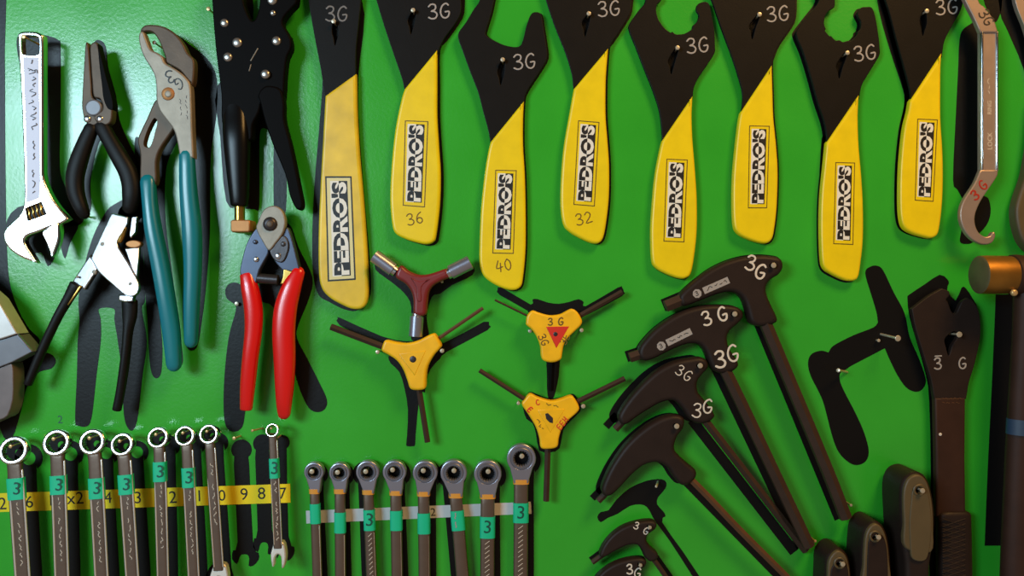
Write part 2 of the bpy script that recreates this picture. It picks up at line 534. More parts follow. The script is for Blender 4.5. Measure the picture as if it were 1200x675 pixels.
# 1 long narrow lever
pedros('long yellow-handled wrench nearest the black locking pliers, longest handle and largest name panel',
 [(361, -30, 1), (426, -30, 1), (423, 0), (420, 30), (417, 60), (417, 90, 1), (399, 115, 1), (381, 118, 1), (376, 82), (368, 40), (361, -4)],
 [(417, 86, 1), (418, 135), (421, 185), (425, 230), (429, 285), (431, 330), (430, 352), (424, 361), (413, 362), (400, 357), (385, 348), (376, 336), (373, 315), (373, 270), (375, 220), (378, 165), (381, 112, 1)],
 ((381, 206.5), (412, 206.5), (417, 328), (384, 330)), (391, 25), (393, 37), (394, 16, 0), None, 'yellowdirty',
 [(366, 0), (374, 50), (378, 90), (374, 150), (369, 210), (366, 270), (367, 320), (373, 345), (386, 354), (405, 363), (420, 363), (434, 345), (433, 300), (427, 230), (421, 150), (420, 90), (424, 0)],
 h=9, mkm='silverdim', mks=17, pal='pale', big=True)
PS = [
 ('yellow-handled wrench hung first to the right of the long lever, 36 written on handle',
  [(432, -30, 1), (552, -30, 1), (541, -8), (540, 14), (533, 28), (520, 46), (512, 64, 1), (494, 90, 1), (474, 107, 1), (471, 92), (460, 60), (450, 30), (441, 0)],
  [(512, 58, 1), (512, 100), (512, 135), (514, 170), (516, 203), (515, 240), (511, 274), (508, 283), (500, 286), (490, 284.5), (475, 280), (463, 273), (459, 260), (457, 230), (459, 190), (463, 152), (470, 117), (474, 104, 1)],
  ((474.5, 141), (502, 142), (498, 243), (472, 241)), (484, 12), (482, 24), (514, 13, 4), ('36', 486, 256), (4, 2)),
 ('yellow-handled wrench with a wide open square jaw, 40 written on handle',
  [(558, -14, 1), (582, -14, 1), (578, 5), (575, 18), (570, 34), (569.5, 41), (579, 47.5), (592, 53), (604, 55), (610, 53), (613, 46), (617, 30), (622, 17), (628, 14), (634, 17), (637, 33), (640, 52), (641, 68), (633, 83), (623, 98), (616, 110), (614, 123, 1), (594, 146, 1), (575, 170, 1), (572, 152), (566, 130), (560, 107), (551, 84), (542, 59), (537, 45), (538, 37), (546, 26), (555, 11), (562, 0)],
  [(614, 118, 1), (613, 140), (613, 170), (615, 203), (616, 240), (616, 290), (613, 325), (610, 336), (602, 340), (590, 338), (575, 330.5), (566, 322), (562, 308), (562, 280), (564, 240), (568, 203), (572, 178), (575, 166, 1)],
  ((580.5, 199), (605.5, 199.5), (602, 297.5), (577, 297)), (589, 70), (587, 84), (614, 72, 5), ('40', 590, 311), (2, 1)),
 ('yellow-handled wrench right of the open-jawed one, 32 written on handle',
  [(632, -30, 1), (750, -30, 1), (741, -10), (739, 12), (735, 22), (725, 38), (717, 50), (713, 61, 1), (694, 80, 1), (672, 104, 1), (670, 86), (662, 60), (650, 30), (640, 0)],
  [(713, 56, 1), (711, 80), (710, 100), (710, 135), (712, 162), (714, 192), (714, 225), (712, 250), (708, 275), (703, 284), (695, 285), (683, 280.5), (668, 272), (660, 262), (657, 238), (658, 203), (661, 170), (667, 135), (672.5, 104, 1)],
  ((677.5, 141), (702.5, 143), (697, 242), (672, 240)), (690, 16), (686, 27), (713, 10, 5), ('32', 684, 256), (2, 1)),
 ('yellow-handled wrench with round toothed jaw, fifth from the long lever',
  [(748, -14, 1), (779, -14, 1), (775, 0), (770, 5), (769, 12), (771, 21), (775, 28), (780, 34), (786, 38), (788, 37), (792, 40), (798, 40), (803, 39), (811, 34), (812, 30), (817, 25), (819, 18), (816, 12), (817, 6), (821, 3), (827, 2), (831, 5), (834, 18), (837, 35), (838, 52), (837, 63), (826, 80), (818, 92), (813, 104), (812, 116, 1), (795, 140, 1), (776, 169, 1), (776, 155), (773, 130), (765, 105), (755, 80), (745, 54), (738, 37), (738, 28), (748, 13), (757, 0)],
  [(812, 112, 1), (811, 135), (812, 163), (815, 200), (817, 232), (817, 270), (814, 300), (810, 320), (804, 326), (795, 326), (780, 320.5), (768, 313), (764, 303), (763, 270), (765, 236), (768, 205), (773, 178), (776, 165, 1)],
  ((781, 186), (806, 187), (802, 284), (777.5, 283)), (794, 56), (787, 71), (817, 53, 6), None, (-1, 1)),
 ('yellow-handled wrench between the two with round toothed jaws',
  [(822, -30, 1), (942, -30, 1), (933, -10), (932, 20), (925, 35), (913, 52), (907, 66), (905, 81, 1), (886, 106, 1), (867.5, 137, 1), (870, 122), (870, 108), (866, 92), (858, 67), (845, 32), (834, 0)],
  [(905, 76, 1), (906, 110), (907, 138), (910, 168), (912, 200), (911, 240), (908, 268), (905, 280), (899, 285), (890, 284.5), (875, 279.5), (864, 272.5), (860, 261), (859, 230), (860, 200), (863, 168), (866, 143), (868, 132, 1)],
  ((878, 147), (902, 147.5), (899, 244), (876.5, 244)), (890, 17), (882, 30), (911, 16, 5), None, (1, 1)),
 ('yellow-handled wrench with round toothed jaw, above the black painted crank shape',
  [(955, -14, 1), (984, -14, 1), (979, -2), (978, 8), (972, 12), (967, 19), (966, 28), (968, 34), (967, 36), (972, 42), (974, 42), (979, 47), (984, 47), (988, 49), (994, 47.5), (997, 48), (1004, 41), (1005, 37), (1008, 34), (1009, 26), (1006, 20), (1005, 15), (1009, 9), (1015, 8), (1022, 9), (1026, 20), (1029, 37), (1031, 54), (1031, 64), (1026, 73), (1018, 86), (1010, 100), (1007, 116, 1), (988, 140, 1), (969, 171, 1), (969, 158), (966, 142), (958, 118), (949, 85), (941, 60), (933.5, 42), (935, 34), (948, 17), (960, 0)],
  [(1007, 111, 1), (1006, 137), (1007, 170), (1010, 205), (1012, 240), (1012, 280), (1009, 310), (1006, 325), (1000, 329), (990, 328), (975, 321), (966, 314), (963, 300), (962, 262), (963, 228), (966, 198), (969, 167, 1)],
  ((979, 190), (1002, 190.5), (1000, 287), (976.5, 286)), (993, 62), (984, 76), (1013, 62, 8), None, (-5, 2)),
 ('yellow-handled wrench closest to the silver hook spanner, rightmost of the row',
  [(1027, -30, 1), (1146, -30, 1), (1132, -8), (1126, 12), (1116, 30), (1107, 48), (1104, 67, 1), (1087, 90, 1), (1067, 123, 1), (1067, 108), (1060, 80), (1050, 44), (1041, 10)],
  [(1104, 62, 1), (1103, 85), (1103, 138), (1105, 170), (1106, 202), (1105, 237), (1102, 264), (1099, 275), (1092, 279), (1083, 277.5), (1070, 273.5), (1060, 267), (1056, 254), (1055, 230), (1056, 192), (1060, 152), (1065, 130), (1067, 118, 1)],
  ((1075, 139), (1099, 140), (1094, 236.5), (1072, 235)), (1086, 13), (1082, 26), (1109, 8, 5), None, (-7, 1)),
]
for (lb, hd, hn, lq, nl, sl, mk, sz, so) in PS:
    pedros(lb, hd, hn, lq, nl, sl, mk, sz, h=8)
    dx, dy = so
    # painted outline a little larger than the tool, seen beside it
    whole = [p for p in hd if not (len(p) > 2 and p[1] > 50)]
    lo_i = min(range(len(hn)), key=lambda i: hn[i][1])
    i0 = next(i for i, p in enumerate(hd) if len(p) > 2 and p[1] > 50)
    w = [p[:2] if p[1] > -5 else (p[0], p[1], 1) for p in hd[:i0]] + [p[:2] for p in hn] + [p[:2] for p in hd[i0 + 3:]]
    sil(shift(w, dx, dy), None, 3)
# extra painted margin seen left of the rightmost one
sil([(1026, -30), (1040, -30), (1052, 40), (1066, 90), (1068, 110), (1060, 140), (1055, 190), (1054, 240), (1058, 265), (1072, 276), (1060, 273), (1052, 262), (1049, 235), (1050, 195), (1055, 150), (1060, 118), (1056, 98), (1044, 62), (1030, 12)], None, 3)
sil([(963, 162), (968, 166), (966, 200), (962, 250), (964, 310), (960, 302), (959, 260), (960, 215)], None, 3)

# ================================================================== adjustable wrench (top left)
r = thing('adjustable_wrench', 'chrome adjustable wrench with open jaws downwards at the far left', 'wrench', 36, 50)
H = 30
TL = (40, 150, -0.07, 0.0)
body = [(21, 46), (22, 39.5), (27, 37), (34, 36.5), (42, 37), (48, 40), (50, 46), (50, 90), (50, 140), (50, 190), (51, 208), (57, 225), (66, 240), (79, 256, 1), (70, 262), (58, 266), (44, 272), (33, 276), (29, 281), (31, 288), (37, 298), (43, 308.5, 1), (36, 306), (24, 301), (13, 293), (6.5, 284), (5, 275), (7.5, 268), (14, 261), (24, 250), (28, 236), (28, 205), (26, 140), (24, 95)]
slot = [(25.5, 46), (27, 42.5), (33, 41.5), (41, 42), (45, 44), (46, 48), (46, 60), (44, 64), (36, 65), (28, 64), (26, 61)]
worm = [(30, 244, 1), (48, 236.5, 1), (54, 251, 1), (33, 259, 1)]
part_plate('body', 'chrome', r, body, H - 9, H, bev=2.2, steps=4, holes=[slot, worm], sm=4, tilt=TL)
pan = [(27.5, 67), (45, 67), (46.5, 140), (47, 215), (46, 232), (31, 238), (31.5, 200), (30, 140)]
part_plate('recessed_panel', 'panelgrey', r, pan, H - 2, H + 0.12, bev=0, sm=0, tilt=TL)
g = G()
squiggle(g, 37, 80, 39, 152, 5, 26, H + .6, 1.3); squiggle(g, 34, 82, 44, 84, 3, 6, H + .6, 1.2); squiggle(g, 38, 70, 37, 76, 0.6, 2, H + .6, 1.8)
squiggle(g, 39, 165, 39, 190, 2, 8, H + .6, 1.3); squiggle(g, 39, 199, 39, 226, 2, 10, H + .6, 1.3)
build('etched_marks', g, M['etch'], r)
part_plate('movable_jaw', 'chrome', r, [(49, 273), (54, 268), (61, 262), (66.5, 261), (68.5, 268), (68, 280), (65, 291), (61, 301), (58.5, 295), (54, 284)], H - 8, H + 2, bev=1.6, steps=3, sm=4, tilt=(58, 280, -.07, .05))
g = G()
plate(g, shift(worm, 0, 0), H - 9, H - 4, bev=0.3)
wo = build('worm_screw', g, M['ink'], r)
g = G()
for i in range(4):
    x = 33.5 + i * 4.6; y = 253.5 - i * 1.9
    sweep(g, [(x - .5, y - 9, H - 1, 1.0, 1.6), (x + 1.6, y - 4, H, 1.2, 1.8), (x + 1.4, y - 1, H, 1.2, 1.8), (x + 3.6, y + 4, H - 1, 1.0, 1.6)], n=8, sub=3)
build('thread', g, M['brass'], wo)
nail(28, 43, H + 5, 2.6, 'nailbrass')
sil([(20, 44), (30, 38), (46, 40), (60, 43), (68, 47), (71, 56), (71, 130), (70, 195), (76, 218), (86, 240), (98, 254), (92, 264), (72, 262), (50, 240), (44, 200), (36, 120), (22, 70)], 'black painted silhouette of the adjustable wrench', 4)
sil([(8, 258), (30, 240), (70, 255), (92, 262), (82, 285), (76, 303), (70, 288), (64, 302), (56, 312), (48, 296), (30, 300), (12, 290)], None, 3)

# ================================================================== needle-nose pliers
r = thing('needle_nose_pliers', 'long-nose pliers with black grips beside the adjustable wrench', 'pliers', 113, 120)
H = 26
part_plate('jaw', 'brownsteel', r, [(100, 51), (102.5, 50.5), (104, 60), (105.5, 80), (107, 100), (108.5, 114), (120, 122), (122, 132), (117, 142), (110, 147), (104, 146), (99, 140), (96, 128), (96, 115), (97, 95), (98.5, 70)], H - 8, H, bev=1.4, sm=4)
part_plate('jaw', 'brownsteel', r, [(105, 56), (108, 50), (113.5, 50), (117, 62), (123, 88), (130, 115), (131.5, 126), (130, 142), (122, 147), (114, 144), (110, 136), (120, 128), (117, 116), (109.5, 113), (107.5, 95), (106, 75)], H - 9, H + 1, bev=1.6, sm=4)
part_plate('jaw_edge', 'blackgloss', r, [(114.5, 51), (118, 64), (124, 89), (131.5, 116), (132, 128), (126, 127), (121, 115), (119, 98), (116, 74)], H - 9, H + 1.2, bev=0.6, sm=4)
part_plate('joint', 'midsteel', r, circ(109, 126, 10, 20), H - 2, H + 2.2, bev=2.0)
g = G(); 
for x in (102.5, 117.5): dome(g, x, 139.5, H, 4.2, 2.2)
build('rivet', g, M['satin'], r)
for pth in ([(107, 151, H - 4, 8, 6), (99, 170, H - 3, 9, 7), (92, 190, H - 2, 10, 8), (88, 208, H - 2, 10, 8), (89, 226, H - 2, 9.5, 8), (95, 243, H - 2, 8, 7), (98, 250, H - 3, 7, 6)],
            [(120, 149, H - 4, 9, 6), (129, 165, H - 3, 9, 7), (140, 184, H - 2, 10, 8), (149, 200, H - 2, 10.5, 8), (153.5, 215, H - 2, 10.5, 8), (154, 230, H - 2, 10, 8), (152, 243, H - 3, 8, 7)]):
    part_sweep('grip', 'rubber', r, pth, pw=2.4, n=18)
nail(98, 253, 12, 2.0)
sil([(110, 50), (117, 47), (124, 55), (127, 80), (136, 112), (140, 140), (150, 165), (164, 195), (168, 220), (166, 255), (150, 262), (138, 250), (146, 235), (146, 212), (136, 188), (122, 160), (112, 180), (106, 215), (107, 240), (103, 252), (92, 240), (94, 205), (100, 170), (108, 140), (106, 110), (106, 70)], 'black painted silhouette of long-nose pliers', 3)

# ================================================================== slip joint pliers (teal grips)
r = thing('slip_joint_pliers', 'tongue-and-groove pliers with teal grips and worn steel jaws', 'pliers', 197, 110)
H = 32
low = [(163, 157), (172, 138), (182, 117), (190, 123), (197, 138), (204, 146), (203, 152), (196, 162), (187, 176), (183, 190), (182, 216), (165, 216), (164, 182), (161, 166)]
slotp = [(179.5, 140), (182.5, 139.5), (184, 144), (180, 160), (176, 171), (172, 172.5), (168.5, 168.5), (172, 155)]
top = [(164, 37), (168, 30), (178, 28.5), (192, 31), (205, 39), (214, 50), (220, 62), (227, 70), (227.5, 86), (225, 100), (219, 93), (211, 83), (201, 77), (194.5, 73), (193, 66), (190, 58), (186, 48), (180, 39), (174, 36.5)]
part_plate('upper_jaw', 'brownsteel', r, top, H - 12, H - 2, bev=2.2, sm=4, steps=4)
part_plate('slotted_arm', 'brownsteel', r, low, H - 13, H - 4, bev=2.0, holes=[slotp], sm=4)
arm = [(162, 44), (164, 37), (168, 37.5), (171, 45), (176, 57), (183, 61), (190, 66), (193, 73), (201, 78), (209, 83), (217, 90), (223, 100), (224.5, 125), (225.5, 155), (227, 185, 1), (210.5, 185, 1), (207, 165), (203, 152), (195, 141), (187, 130), (183, 118), (182.5, 102), (181, 90), (176, 79), (169, 68), (164.5, 57)]
part_plate('lower_jaw', 'steel', r, arm, H - 8, H + 2, bev=2.2, sm=4, steps=4)
g = G(); dome(g, 197, 110, H + 2, 7.5, 2.2); bo = build('pivot_bolt', g, M['copper'], r)
g = G(); dome(g, 197, 110, H + 4, 4, 0.8); build('bolt_centre', g, M['steel'], bo)
g = G(); marker(g, '3', 199, 90, 14, 200, H + 2.2, 1.8); marker(g, 'G', 210, 98, 13, 210, H + 2.2, 1.5); build('marker_writing', g, M['ink'], r)
g = G(); squiggle(g, 211, 116, 212, 135, 1.2, 10, H + 2.2, .8); squiggle(g, 218, 112, 219, 140, 1.2, 14, H + 2.2, .8); build('etched_marks', g, M['etch'], r)
part_sweep('grip', 'teal', r, [(173.5, 213, H - 6, 8.8, 6), (176, 240, H - 5, 8.5, 8), (180, 270, H - 4, 9.5, 9), (188, 310, H - 4, 10, 9), (195, 350, H - 4, 10, 9), (201, 390, H - 5, 10, 8), (204, 427, H - 6, 8.5, 7)], pw=2.5, n=20)
part_sweep('grip', 'teal', r, [(219, 182, H - 3, 8.8, 6), (221, 225, H - 3, 10, 8), (225, 270, H - 3, 11, 9), (226, 315, H - 4, 9.8, 9), (224.5, 360, H - 4, 8.8, 8), (224, 400, H - 5, 7.5, 7)], pw=2.5, n=20)
nail(181, 50, 20, 2.4)
sil([(205, 42), (222, 52), (240, 66), (251, 82), (255, 105), (253, 140), (247, 185), (246, 270), (242, 330), (236, 380), (230, 408), (218, 405), (214, 360), (218, 290), (216, 200), (208, 160), (200, 120), (200, 80)], 'black painted silhouette of the tongue-and-groove pliers', 4)
sil([(183, 150), (205, 138), (210, 160), (200, 180), (194, 205), (194, 260), (203, 330), (212, 400), (214, 425), (205, 432), (198, 400), (188, 320), (180, 240), (180, 190)], None, 4)
sil([(160, 160), (158, 180), (163, 215), (168, 290), (170, 340), (173, 380), (175, 420), (178, 438), (183, 443.5), (188, 439), (190, 424), (190, 400), (186, 360), (182, 300), (178, 230), (176, 180)], 'black painted handle silhouette left of the teal grips', 4)

# ================================================================== cable pulling pliers (white metal)
r = thing('cable_puller_pliers', 'bright silver cable puller pliers with thin black handles, hung over a black silhouette', 'pliers', 135, 290)
H = 30
TW = (130, 300, 0.13, 0.13)
part_plate('link_plate', 'satin', r, [(127, 249, 1), (141, 252, 1), (148, 254, 1), (147.5, 262), (143, 271), (136.5, 285), (148, 303), (158, 318), (164, 328), (167, 337), (164, 345), (157, 347.5), (149, 345), (136, 335), (116, 319), (104.5, 303, 1), (112, 284)], H - 5, H + 1, bev=1.2, sm=4, tilt=TW)
part_plate('arm', 'satin', r, [(103.5, 298, 1), (114, 315, 1), (99.5, 339.5, 1), (83, 330, 1)], H - 8, H - 1, bev=1.8, tilt=TW)
part_plate('cable_bar', 'satin', r, [(146, 291, 1), (164.5, 290, 1), (164, 324, 1), (161, 324, 1)], H - 7, H - 2, bev=1.2, tilt=TW)
part_plate('clamp_strip', 'satin', r, [(152.5, 254, 1), (159.5, 253, 1), (158.5, 272), (153, 279), (151, 276)], H - 6, H - 1, bev=1.0, tilt=TW)
part_sweep('clamp_screw', 'brass', r, [(147, 268, H - 4, 2.2, 3), (144, 276, H - 4, 2.5, 3), (141, 283, H - 4, 2.2, 3)], n=10)
part_plate('washer', 'copper', r, circ(156, 286, 9, 20, ry=4.5), H - 8, H - 1, bev=1.0)
part_plate('cuff', 'satin', r, [(142.5, 345), (161, 346), (160.5, 353), (151, 354), (142.5, 352)], H - 10, H - 3, bev=1.5, tilt=TW)
g = G()
for x, y in ((120, 286), (153, 333)): dome(g, x, y, H + 1.0 + (x - 130) * .13 + (y - 300) * .13, 2.4, 0.7)
dome(g, 111, 319, H - 2, 3, 1.5); dome(g, 90.5, 324.5, H + .5, 1.4, .5)
build('rivet', g, M['steel'], r)
part_sweep('handle', 'rubber', r, [(89, 334, H - 4, 7.5, 5), (80, 350, H - 4, 6, 5), (68, 371, H - 3, 5.2, 5), (54, 400, H - 3, 5, 5), (43, 425, H - 3, 5, 5), (33, 450, H - 3, 4.5, 5)], pw=2.4, cap='soft')
part_sweep('wire_core', 'brass', r, [(94, 336, H + 1, 1.6, 1.2), (86, 348, H + 1, 1.2, 1.2), (80, 357, H, 0.8, 1)], n=8)
part_sweep('handle', 'rubber', r, [(152, 353, H - 6, 9, 6), (152, 370, H - 6, 8.3, 6), (150, 388, H - 5, 5.5, 6), (148, 410, H - 4, 5, 6), (145, 435, H - 4, 5, 6), (141, 460, H - 4, 5, 5), (137, 480, H - 5, 5, 5)], pw=2.4, cap='soft')
nail(151, 247, 12, 2.0)
sil([(133, 240), (165, 232), (168, 300), (170, 350), (166, 362), (172, 400), (167, 440), (162, 485), (157, 503), (150, 502), (145, 485), (143, 440), (138, 400), (134, 375), (133.5, 362), (116, 362), (118, 375), (118, 400), (113, 440), (108, 485), (103, 499), (92, 499), (88, 492), (90, 440), (91, 400), (93, 375), (92, 350), (98, 315), (108, 280), (120, 255)], 'black painted silhouette of a large pair of pliers under the silver cable puller', 4)
g = G(); text_at(g, '2', 70.5, 491.5, 9, 0, 0.1); build('pencil_number', g, M['stickerink'], board)

# ================================================================== big cutter at the left edge
r = thing('jaw_cutter', 'steel cutter jaw cut off by the left edge below the adjustable wrench', 'cutters', -20, 400)
g = G()
plate(g, [(-60, 300, 1), (-4, 350, 1), (20, 391, 1), (0, 397.5, 1), (-60, 402, 1)], 18, 40, bev=1.2)
build('upper_jaw', g, M['palesteel'], r)
part_plate('blade', 'midsteel', r, [(-60, 403, 1), (0, 398.5, 1), (20.5, 392, 1), (38, 412, 1), (14, 424.5, 1), (0, 430, 1), (-60, 440, 1)], 14, 36, bev=1.0)
part_plate('lower_jaw', 'browngrey', r, [(-60, 441, 1), (0, 431, 1), (13.5, 426), (15.5, 445), (15, 468), (9, 487), (0, 492, 1), (-60, 520, 1)], 12, 33, bev=1.2, sm=2)
part_sweep('blade_edge', 'satin', r, [(20, 390.5, 37, .9, .9), (37.5, 411, 37, .9, .9)], n=6)
sil([(-40, -40), (4, -40), (5.5, 60), (6, 160), (7, 250), (8, 290), (11, 330), (21, 362), (34, 385), (47, 399), (40, 412), (58, 414), (65.5, 423), (60, 432), (46, 436), (32, 452), (25, 480), (14, 514), (4, 512), (-10, 480), (-40, 470)], 'black painted silhouette running down the left edge', 3)

# ================================================================== locking pliers
r = thing('locking_pliers', 'black locking pliers with silver rivets and a brass adjusting screw', 'pliers', 295, 60)
H = 26
part_plate('jaw_body', 'blackgloss', r, [(247, -25, 1), (283, -25, 1), (285, 0), (291, 18), (297, 24), (303, 10), (306, -25, 1), (349, -25, 1), (348, 0), (344, 7), (334, 18), (331, 27), (336, 36), (340.5, 45), (341, 56), (336, 68), (333.5, 90), (331, 118), (320, 120), (308, 118), (303, 132), (296, 146), (292, 165), (262, 150), (259, 110), (253, 62), (249, 15)], H - 14, H, bev=2.0, sm=4, steps=4)
part_sweep('handle_tube', 'blacktube', r, [(271, 40, H - 16, 9, 6), (274, 90, H - 13, 12, 8), (276, 130, H - 8, 14.5, 9), (277.5, 160, H - 4, 15.5, 11), (279, 195, H - 4, 13.5, 11), (280.5, 228, H - 4, 11, 10), (280.5, 240, H - 4, 9.5, 9)], pw=2.6, n=20, cap='soft')
part_plate('lever', 'blackgloss', r, [(302, 112), (306, 104), (314, 100), (328, 104), (333, 120), (333.5, 140), (340, 165), (346, 192), (352, 222), (355, 239), (352.5, 245.5), (346, 243.5), (339, 228), (335, 208), (329, 192), (319, 168), (310, 142), (304, 118)], H - 8, H + 2.5, bev=2.4, sm=4, steps=4)
part_sweep('adjusting_screw', 'brass', r, [(281, 240, H - 4, 6, 6), (281, 262, H - 4, 6, 6)], n=16, cap='flat')
part_plate('knurled_knob', 'copper', r, [(270, 259), (272, 257.5), (291, 257.5), (293, 259), (293, 270), (291, 272), (272, 272), (270, 270)], H - 16, H + 6, bev=1.5)
for x, y, rad in ((263, 27, 5.2), (278, 50, 6.0), (267, 67, 5.6), (324, 48, 5.6), (320, 15.5, 3.6), (319, 0, 6)):
    part_dome('rivet', 'rivetsteel', r, x, y, H + .2, rad * .95, 2.4)
part_dome('rivet', 'rivetsteel', r, 311, 87, H + 2.6, 5.3, 2.4)
part_sweep('spring_edge', 'steel', r, [(302, 57, H + .2, .7, .5), (294, 71, H + .2, .7, .5)], n=6)
part_sweep('spring_edge', 'steel', r, [(294, 76, H + .2, .6, .5), (292, 83, H + .2, .6, .5)], n=6)
nail(244.5, 10.5, 16, 2.6, 'nailbrass')
sil([(255, 100), (305, 60), (340, 60), (342, 45), (333, 110), (326, 140), (320, 155), (308, 150), (304, 165), (304, 240), (298, 245), (282, 243), (265, 236), (258, 160)], 'black painted silhouette of the locking pliers', 3)
sil([(322, 150), (334, 150), (336, 200), (335, 245), (330, 262), (322, 262), (320.5, 210)], None, 3)
sil([(285, -30), (294, -30), (297, 10), (295, 26), (288, 22)], None, 2)
sil([(335, -30), (350, -30), (346, 8), (334, 20), (332, 30), (340, 42), (342, 60), (335, 72), (320, 60), (320, 0)], None, 3)

# ================================================================== cable cutter, red grips
r = thing('cable_cutter', 'cable cutter with shiny red dipped grips', 'cutters', 316, 262)
H = 28
part_plate('blade', 'bluesteel', r, [(303, 268), (312, 284), (315, 295), (311, 304), (304, 317), (299, 333), (288, 328), (281, 320), (284, 302), (289, 285), (297, 271)], H - 8, H, bev=1.4, sm=4)
part_plate('blade', 'bluesteel', r, [(318, 288), (327, 278), (336, 266), (342, 279), (348, 302), (351, 318), (344, 328), (330, 316), (320, 303)], H - 10, H - 1, bev=1.4, sm=4)
part_plate('link_plate', 'darksteel', r, [(316, 294), (324, 284), (332, 276), (338, 284), (337, 296), (331, 307), (322, 305)], H - 4, H + 1, bev=1.0, sm=4)
part_plate('head_plate', 'steel', r, [(300, 268), (303, 258), (308, 247), (316, 241.5), (325, 242), (332, 249), (334.5, 261), (331, 274), (323, 285), (315, 293.5), (308, 284)], H - 4, H + 3, bev=1.6, sm=5)
g = G(); dome(g, 316.5, 262.5, H + 3, 8.2, 4); bo = build('pivot_bolt', g, M['darksteel'], r)
g = G(); dome(g, 316, 262.5, H + 6.6, 4, 1.0); build('bolt_centre', g, M['brownsteel'], bo)
for x, y, rad, mm in ((299, 283.5, 2.6, 'bluesteel'), (300, 304, 3, 'satin'), (332, 286, 3, 'darksteel'), (326, 300, 3.6, 'satin')):
    part_dome('rivet', mm, r, x, y, H + 1.0, rad, 1.2)
part_sweep('spring_barrel', 'darksteel', r, [(302, 326, H - 6, 6, 6), (326, 328, H - 6, 6, 6)], n=16, cap='flat')
part_plate('brass_stop', 'brass', r, [(332, 315, 1), (345, 318, 1), (346, 324, 1), (336, 333, 1), (328, 333, 1), (331, 325, 1)], H - 6, H, bev=1.2)
part_sweep('grip', 'red', r, [(289.5, 322, H - 5, 8.3, 6), (293, 338, H - 4, 10, 8), (297, 362, H - 4, 10.5, 9), (297, 388, H - 4, 9.8, 9), (293.5, 418, H - 4, 9, 9), (290.5, 450, H - 5, 8.5, 8), (288.5, 479, H - 6, 7, 6)], pw=2.5, n=20, cap='soft')
part_sweep('grip', 'red', r, [(349, 320, H - 5, 8, 6), (342, 336, H - 4, 11, 8), (335, 360, H - 4, 13, 9), (332.5, 388, H - 4, 13, 10), (333.5, 420, H - 4, 12.5, 10), (333.5, 450, H - 4, 11, 9), (333, 472, H - 5, 9, 8), (333, 484, H - 6, 7.5, 6)], pw=2.5, n=20)
nail(277.5, 356, 4, 2.6, 'nail')
sil([(264, 340), (268, 333), (276, 331), (284, 335), (292, 344), (300, 372), (296, 430), (288, 478), (284, 500), (274, 506), (265, 500), (262, 480), (263, 440), (268, 395), (276, 365), (275, 357), (266, 350)], 'black painted handle silhouette left of the red grips', 4)
sil([(314, 270), (338, 262), (350, 290), (366, 325), (362, 350), (350, 380), (348, 396), (360, 420), (374, 448), (383, 468), (381, 479), (372, 483), (362, 478), (352, 458), (344, 430), (338, 400), (320, 360), (305, 350), (305, 310)], 'black painted handle silhouette right of the red grips', 4)

# ================================================================== Y wrenches
def hexbar(parent, m, x0, y0, x1, y1, h, hw, label=None):
    return part_sweep('hex_bar', m, parent, [(x0, y0, h, hw, hw), (x1, y1, h, hw, hw)], label, n=6, sub=1, cap='flat')
r = thing('socket_y_wrench', 'maroon three-armed wrench with chrome sockets', 'socket wrench', 491, 335)
H = 26
part_plate('body', 'maroon', r, [(469, 311), (478, 317), (489, 321.5), (500, 321.5), (511, 318.5), (523, 315), (527, 324), (517, 329), (507, 335), (502, 343), (500, 356), (498, 369), (485, 369), (484, 352), (481, 341), (474, 332), (463, 324)], H - 14, H, bev=4.2, steps=4, sm=4)
part_plate('raised_centre', 'maroon', r, [(481, 325), (492, 330), (504, 327), (494, 336), (494, 352), (489, 352), (488, 337)], H - 3, H + .7, bev=1.0, sm=3)
for (a, b, c, d, hw) in ((461, 316, 439, 300, 8.2), (528, 319, 551, 307.5, 8.6), (488.5, 371, 487, 394, 8.0)):
    part_sweep('socket', 'rsteel', r, [(a, b, H - 7, hw, hw), (c, d, H - 7, hw, hw)], n=24, sub=1, cap='flat')
    part_sweep('socket_collar', 'satin', r, [(a - (c - a) * .16, b - (d - b) * .16, H - 7, hw * .78, hw * .8), (a + (c - a) * .05, b + (d - b) * .05, H - 7, hw * .8, hw * .8)], n=20, sub=1, cap='flat')
nail(469, 325, 10, 1.8); nail(518, 330, 10, 1.8)
so = [(444, 306), (466, 318), (492, 330), (520, 322), (552, 312), (554, 322), (530, 334), (516, 344), (506, 348), (500, 372), (502, 396), (482, 398), (482, 360), (474, 344), (458, 330), (440, 316)]
sil(so, 'black painted silhouette of the maroon wrench', 3)

YG = 'yellow three-way hex keys'
r = thing('hex_y_wrench', 'yellow three-way hex key below the maroon socket wrench, plain yellow body', 'hex key', 484, 421, YG)
H = 24
part_plate('body', 'ykey', r, [(450, 400), (454, 398.8), (464, 401), (477, 402), (490, 399), (499, 394.5), (507, 391), (511, 393), (517, 404), (515, 409), (508, 417), (501, 430), (499, 443), (498.5, 454), (495, 457), (486, 457.5), (480, 455), (477, 446), (472, 433), (465, 423), (455, 416), (448, 412), (447, 408)], H - 13, H, bev=3.0, steps=4, sm=4)
part_plate('raised_triangle', 'ykey', r, [(467, 414.5, 1), (499, 411, 1), (486, 440, 1)], H - 1, H + .6, bev=.8)
part_dome('centre_mark', 'darksteel', r, 484, 421, H + .4, 4, .8)
hexbar(r, 'hexsteel', 451, 407, 388, 383, H - 8, 4.2); hexbar(r, 'hexbrown', 512, 398, 566, 361, H - 8, 2.4); hexbar(r, 'hexsteel', 491, 455, 501, 518, H - 8, 3.6)
nail(442.5, 412.5, 18, 2.4); nail(518, 411, 18, 2.6)
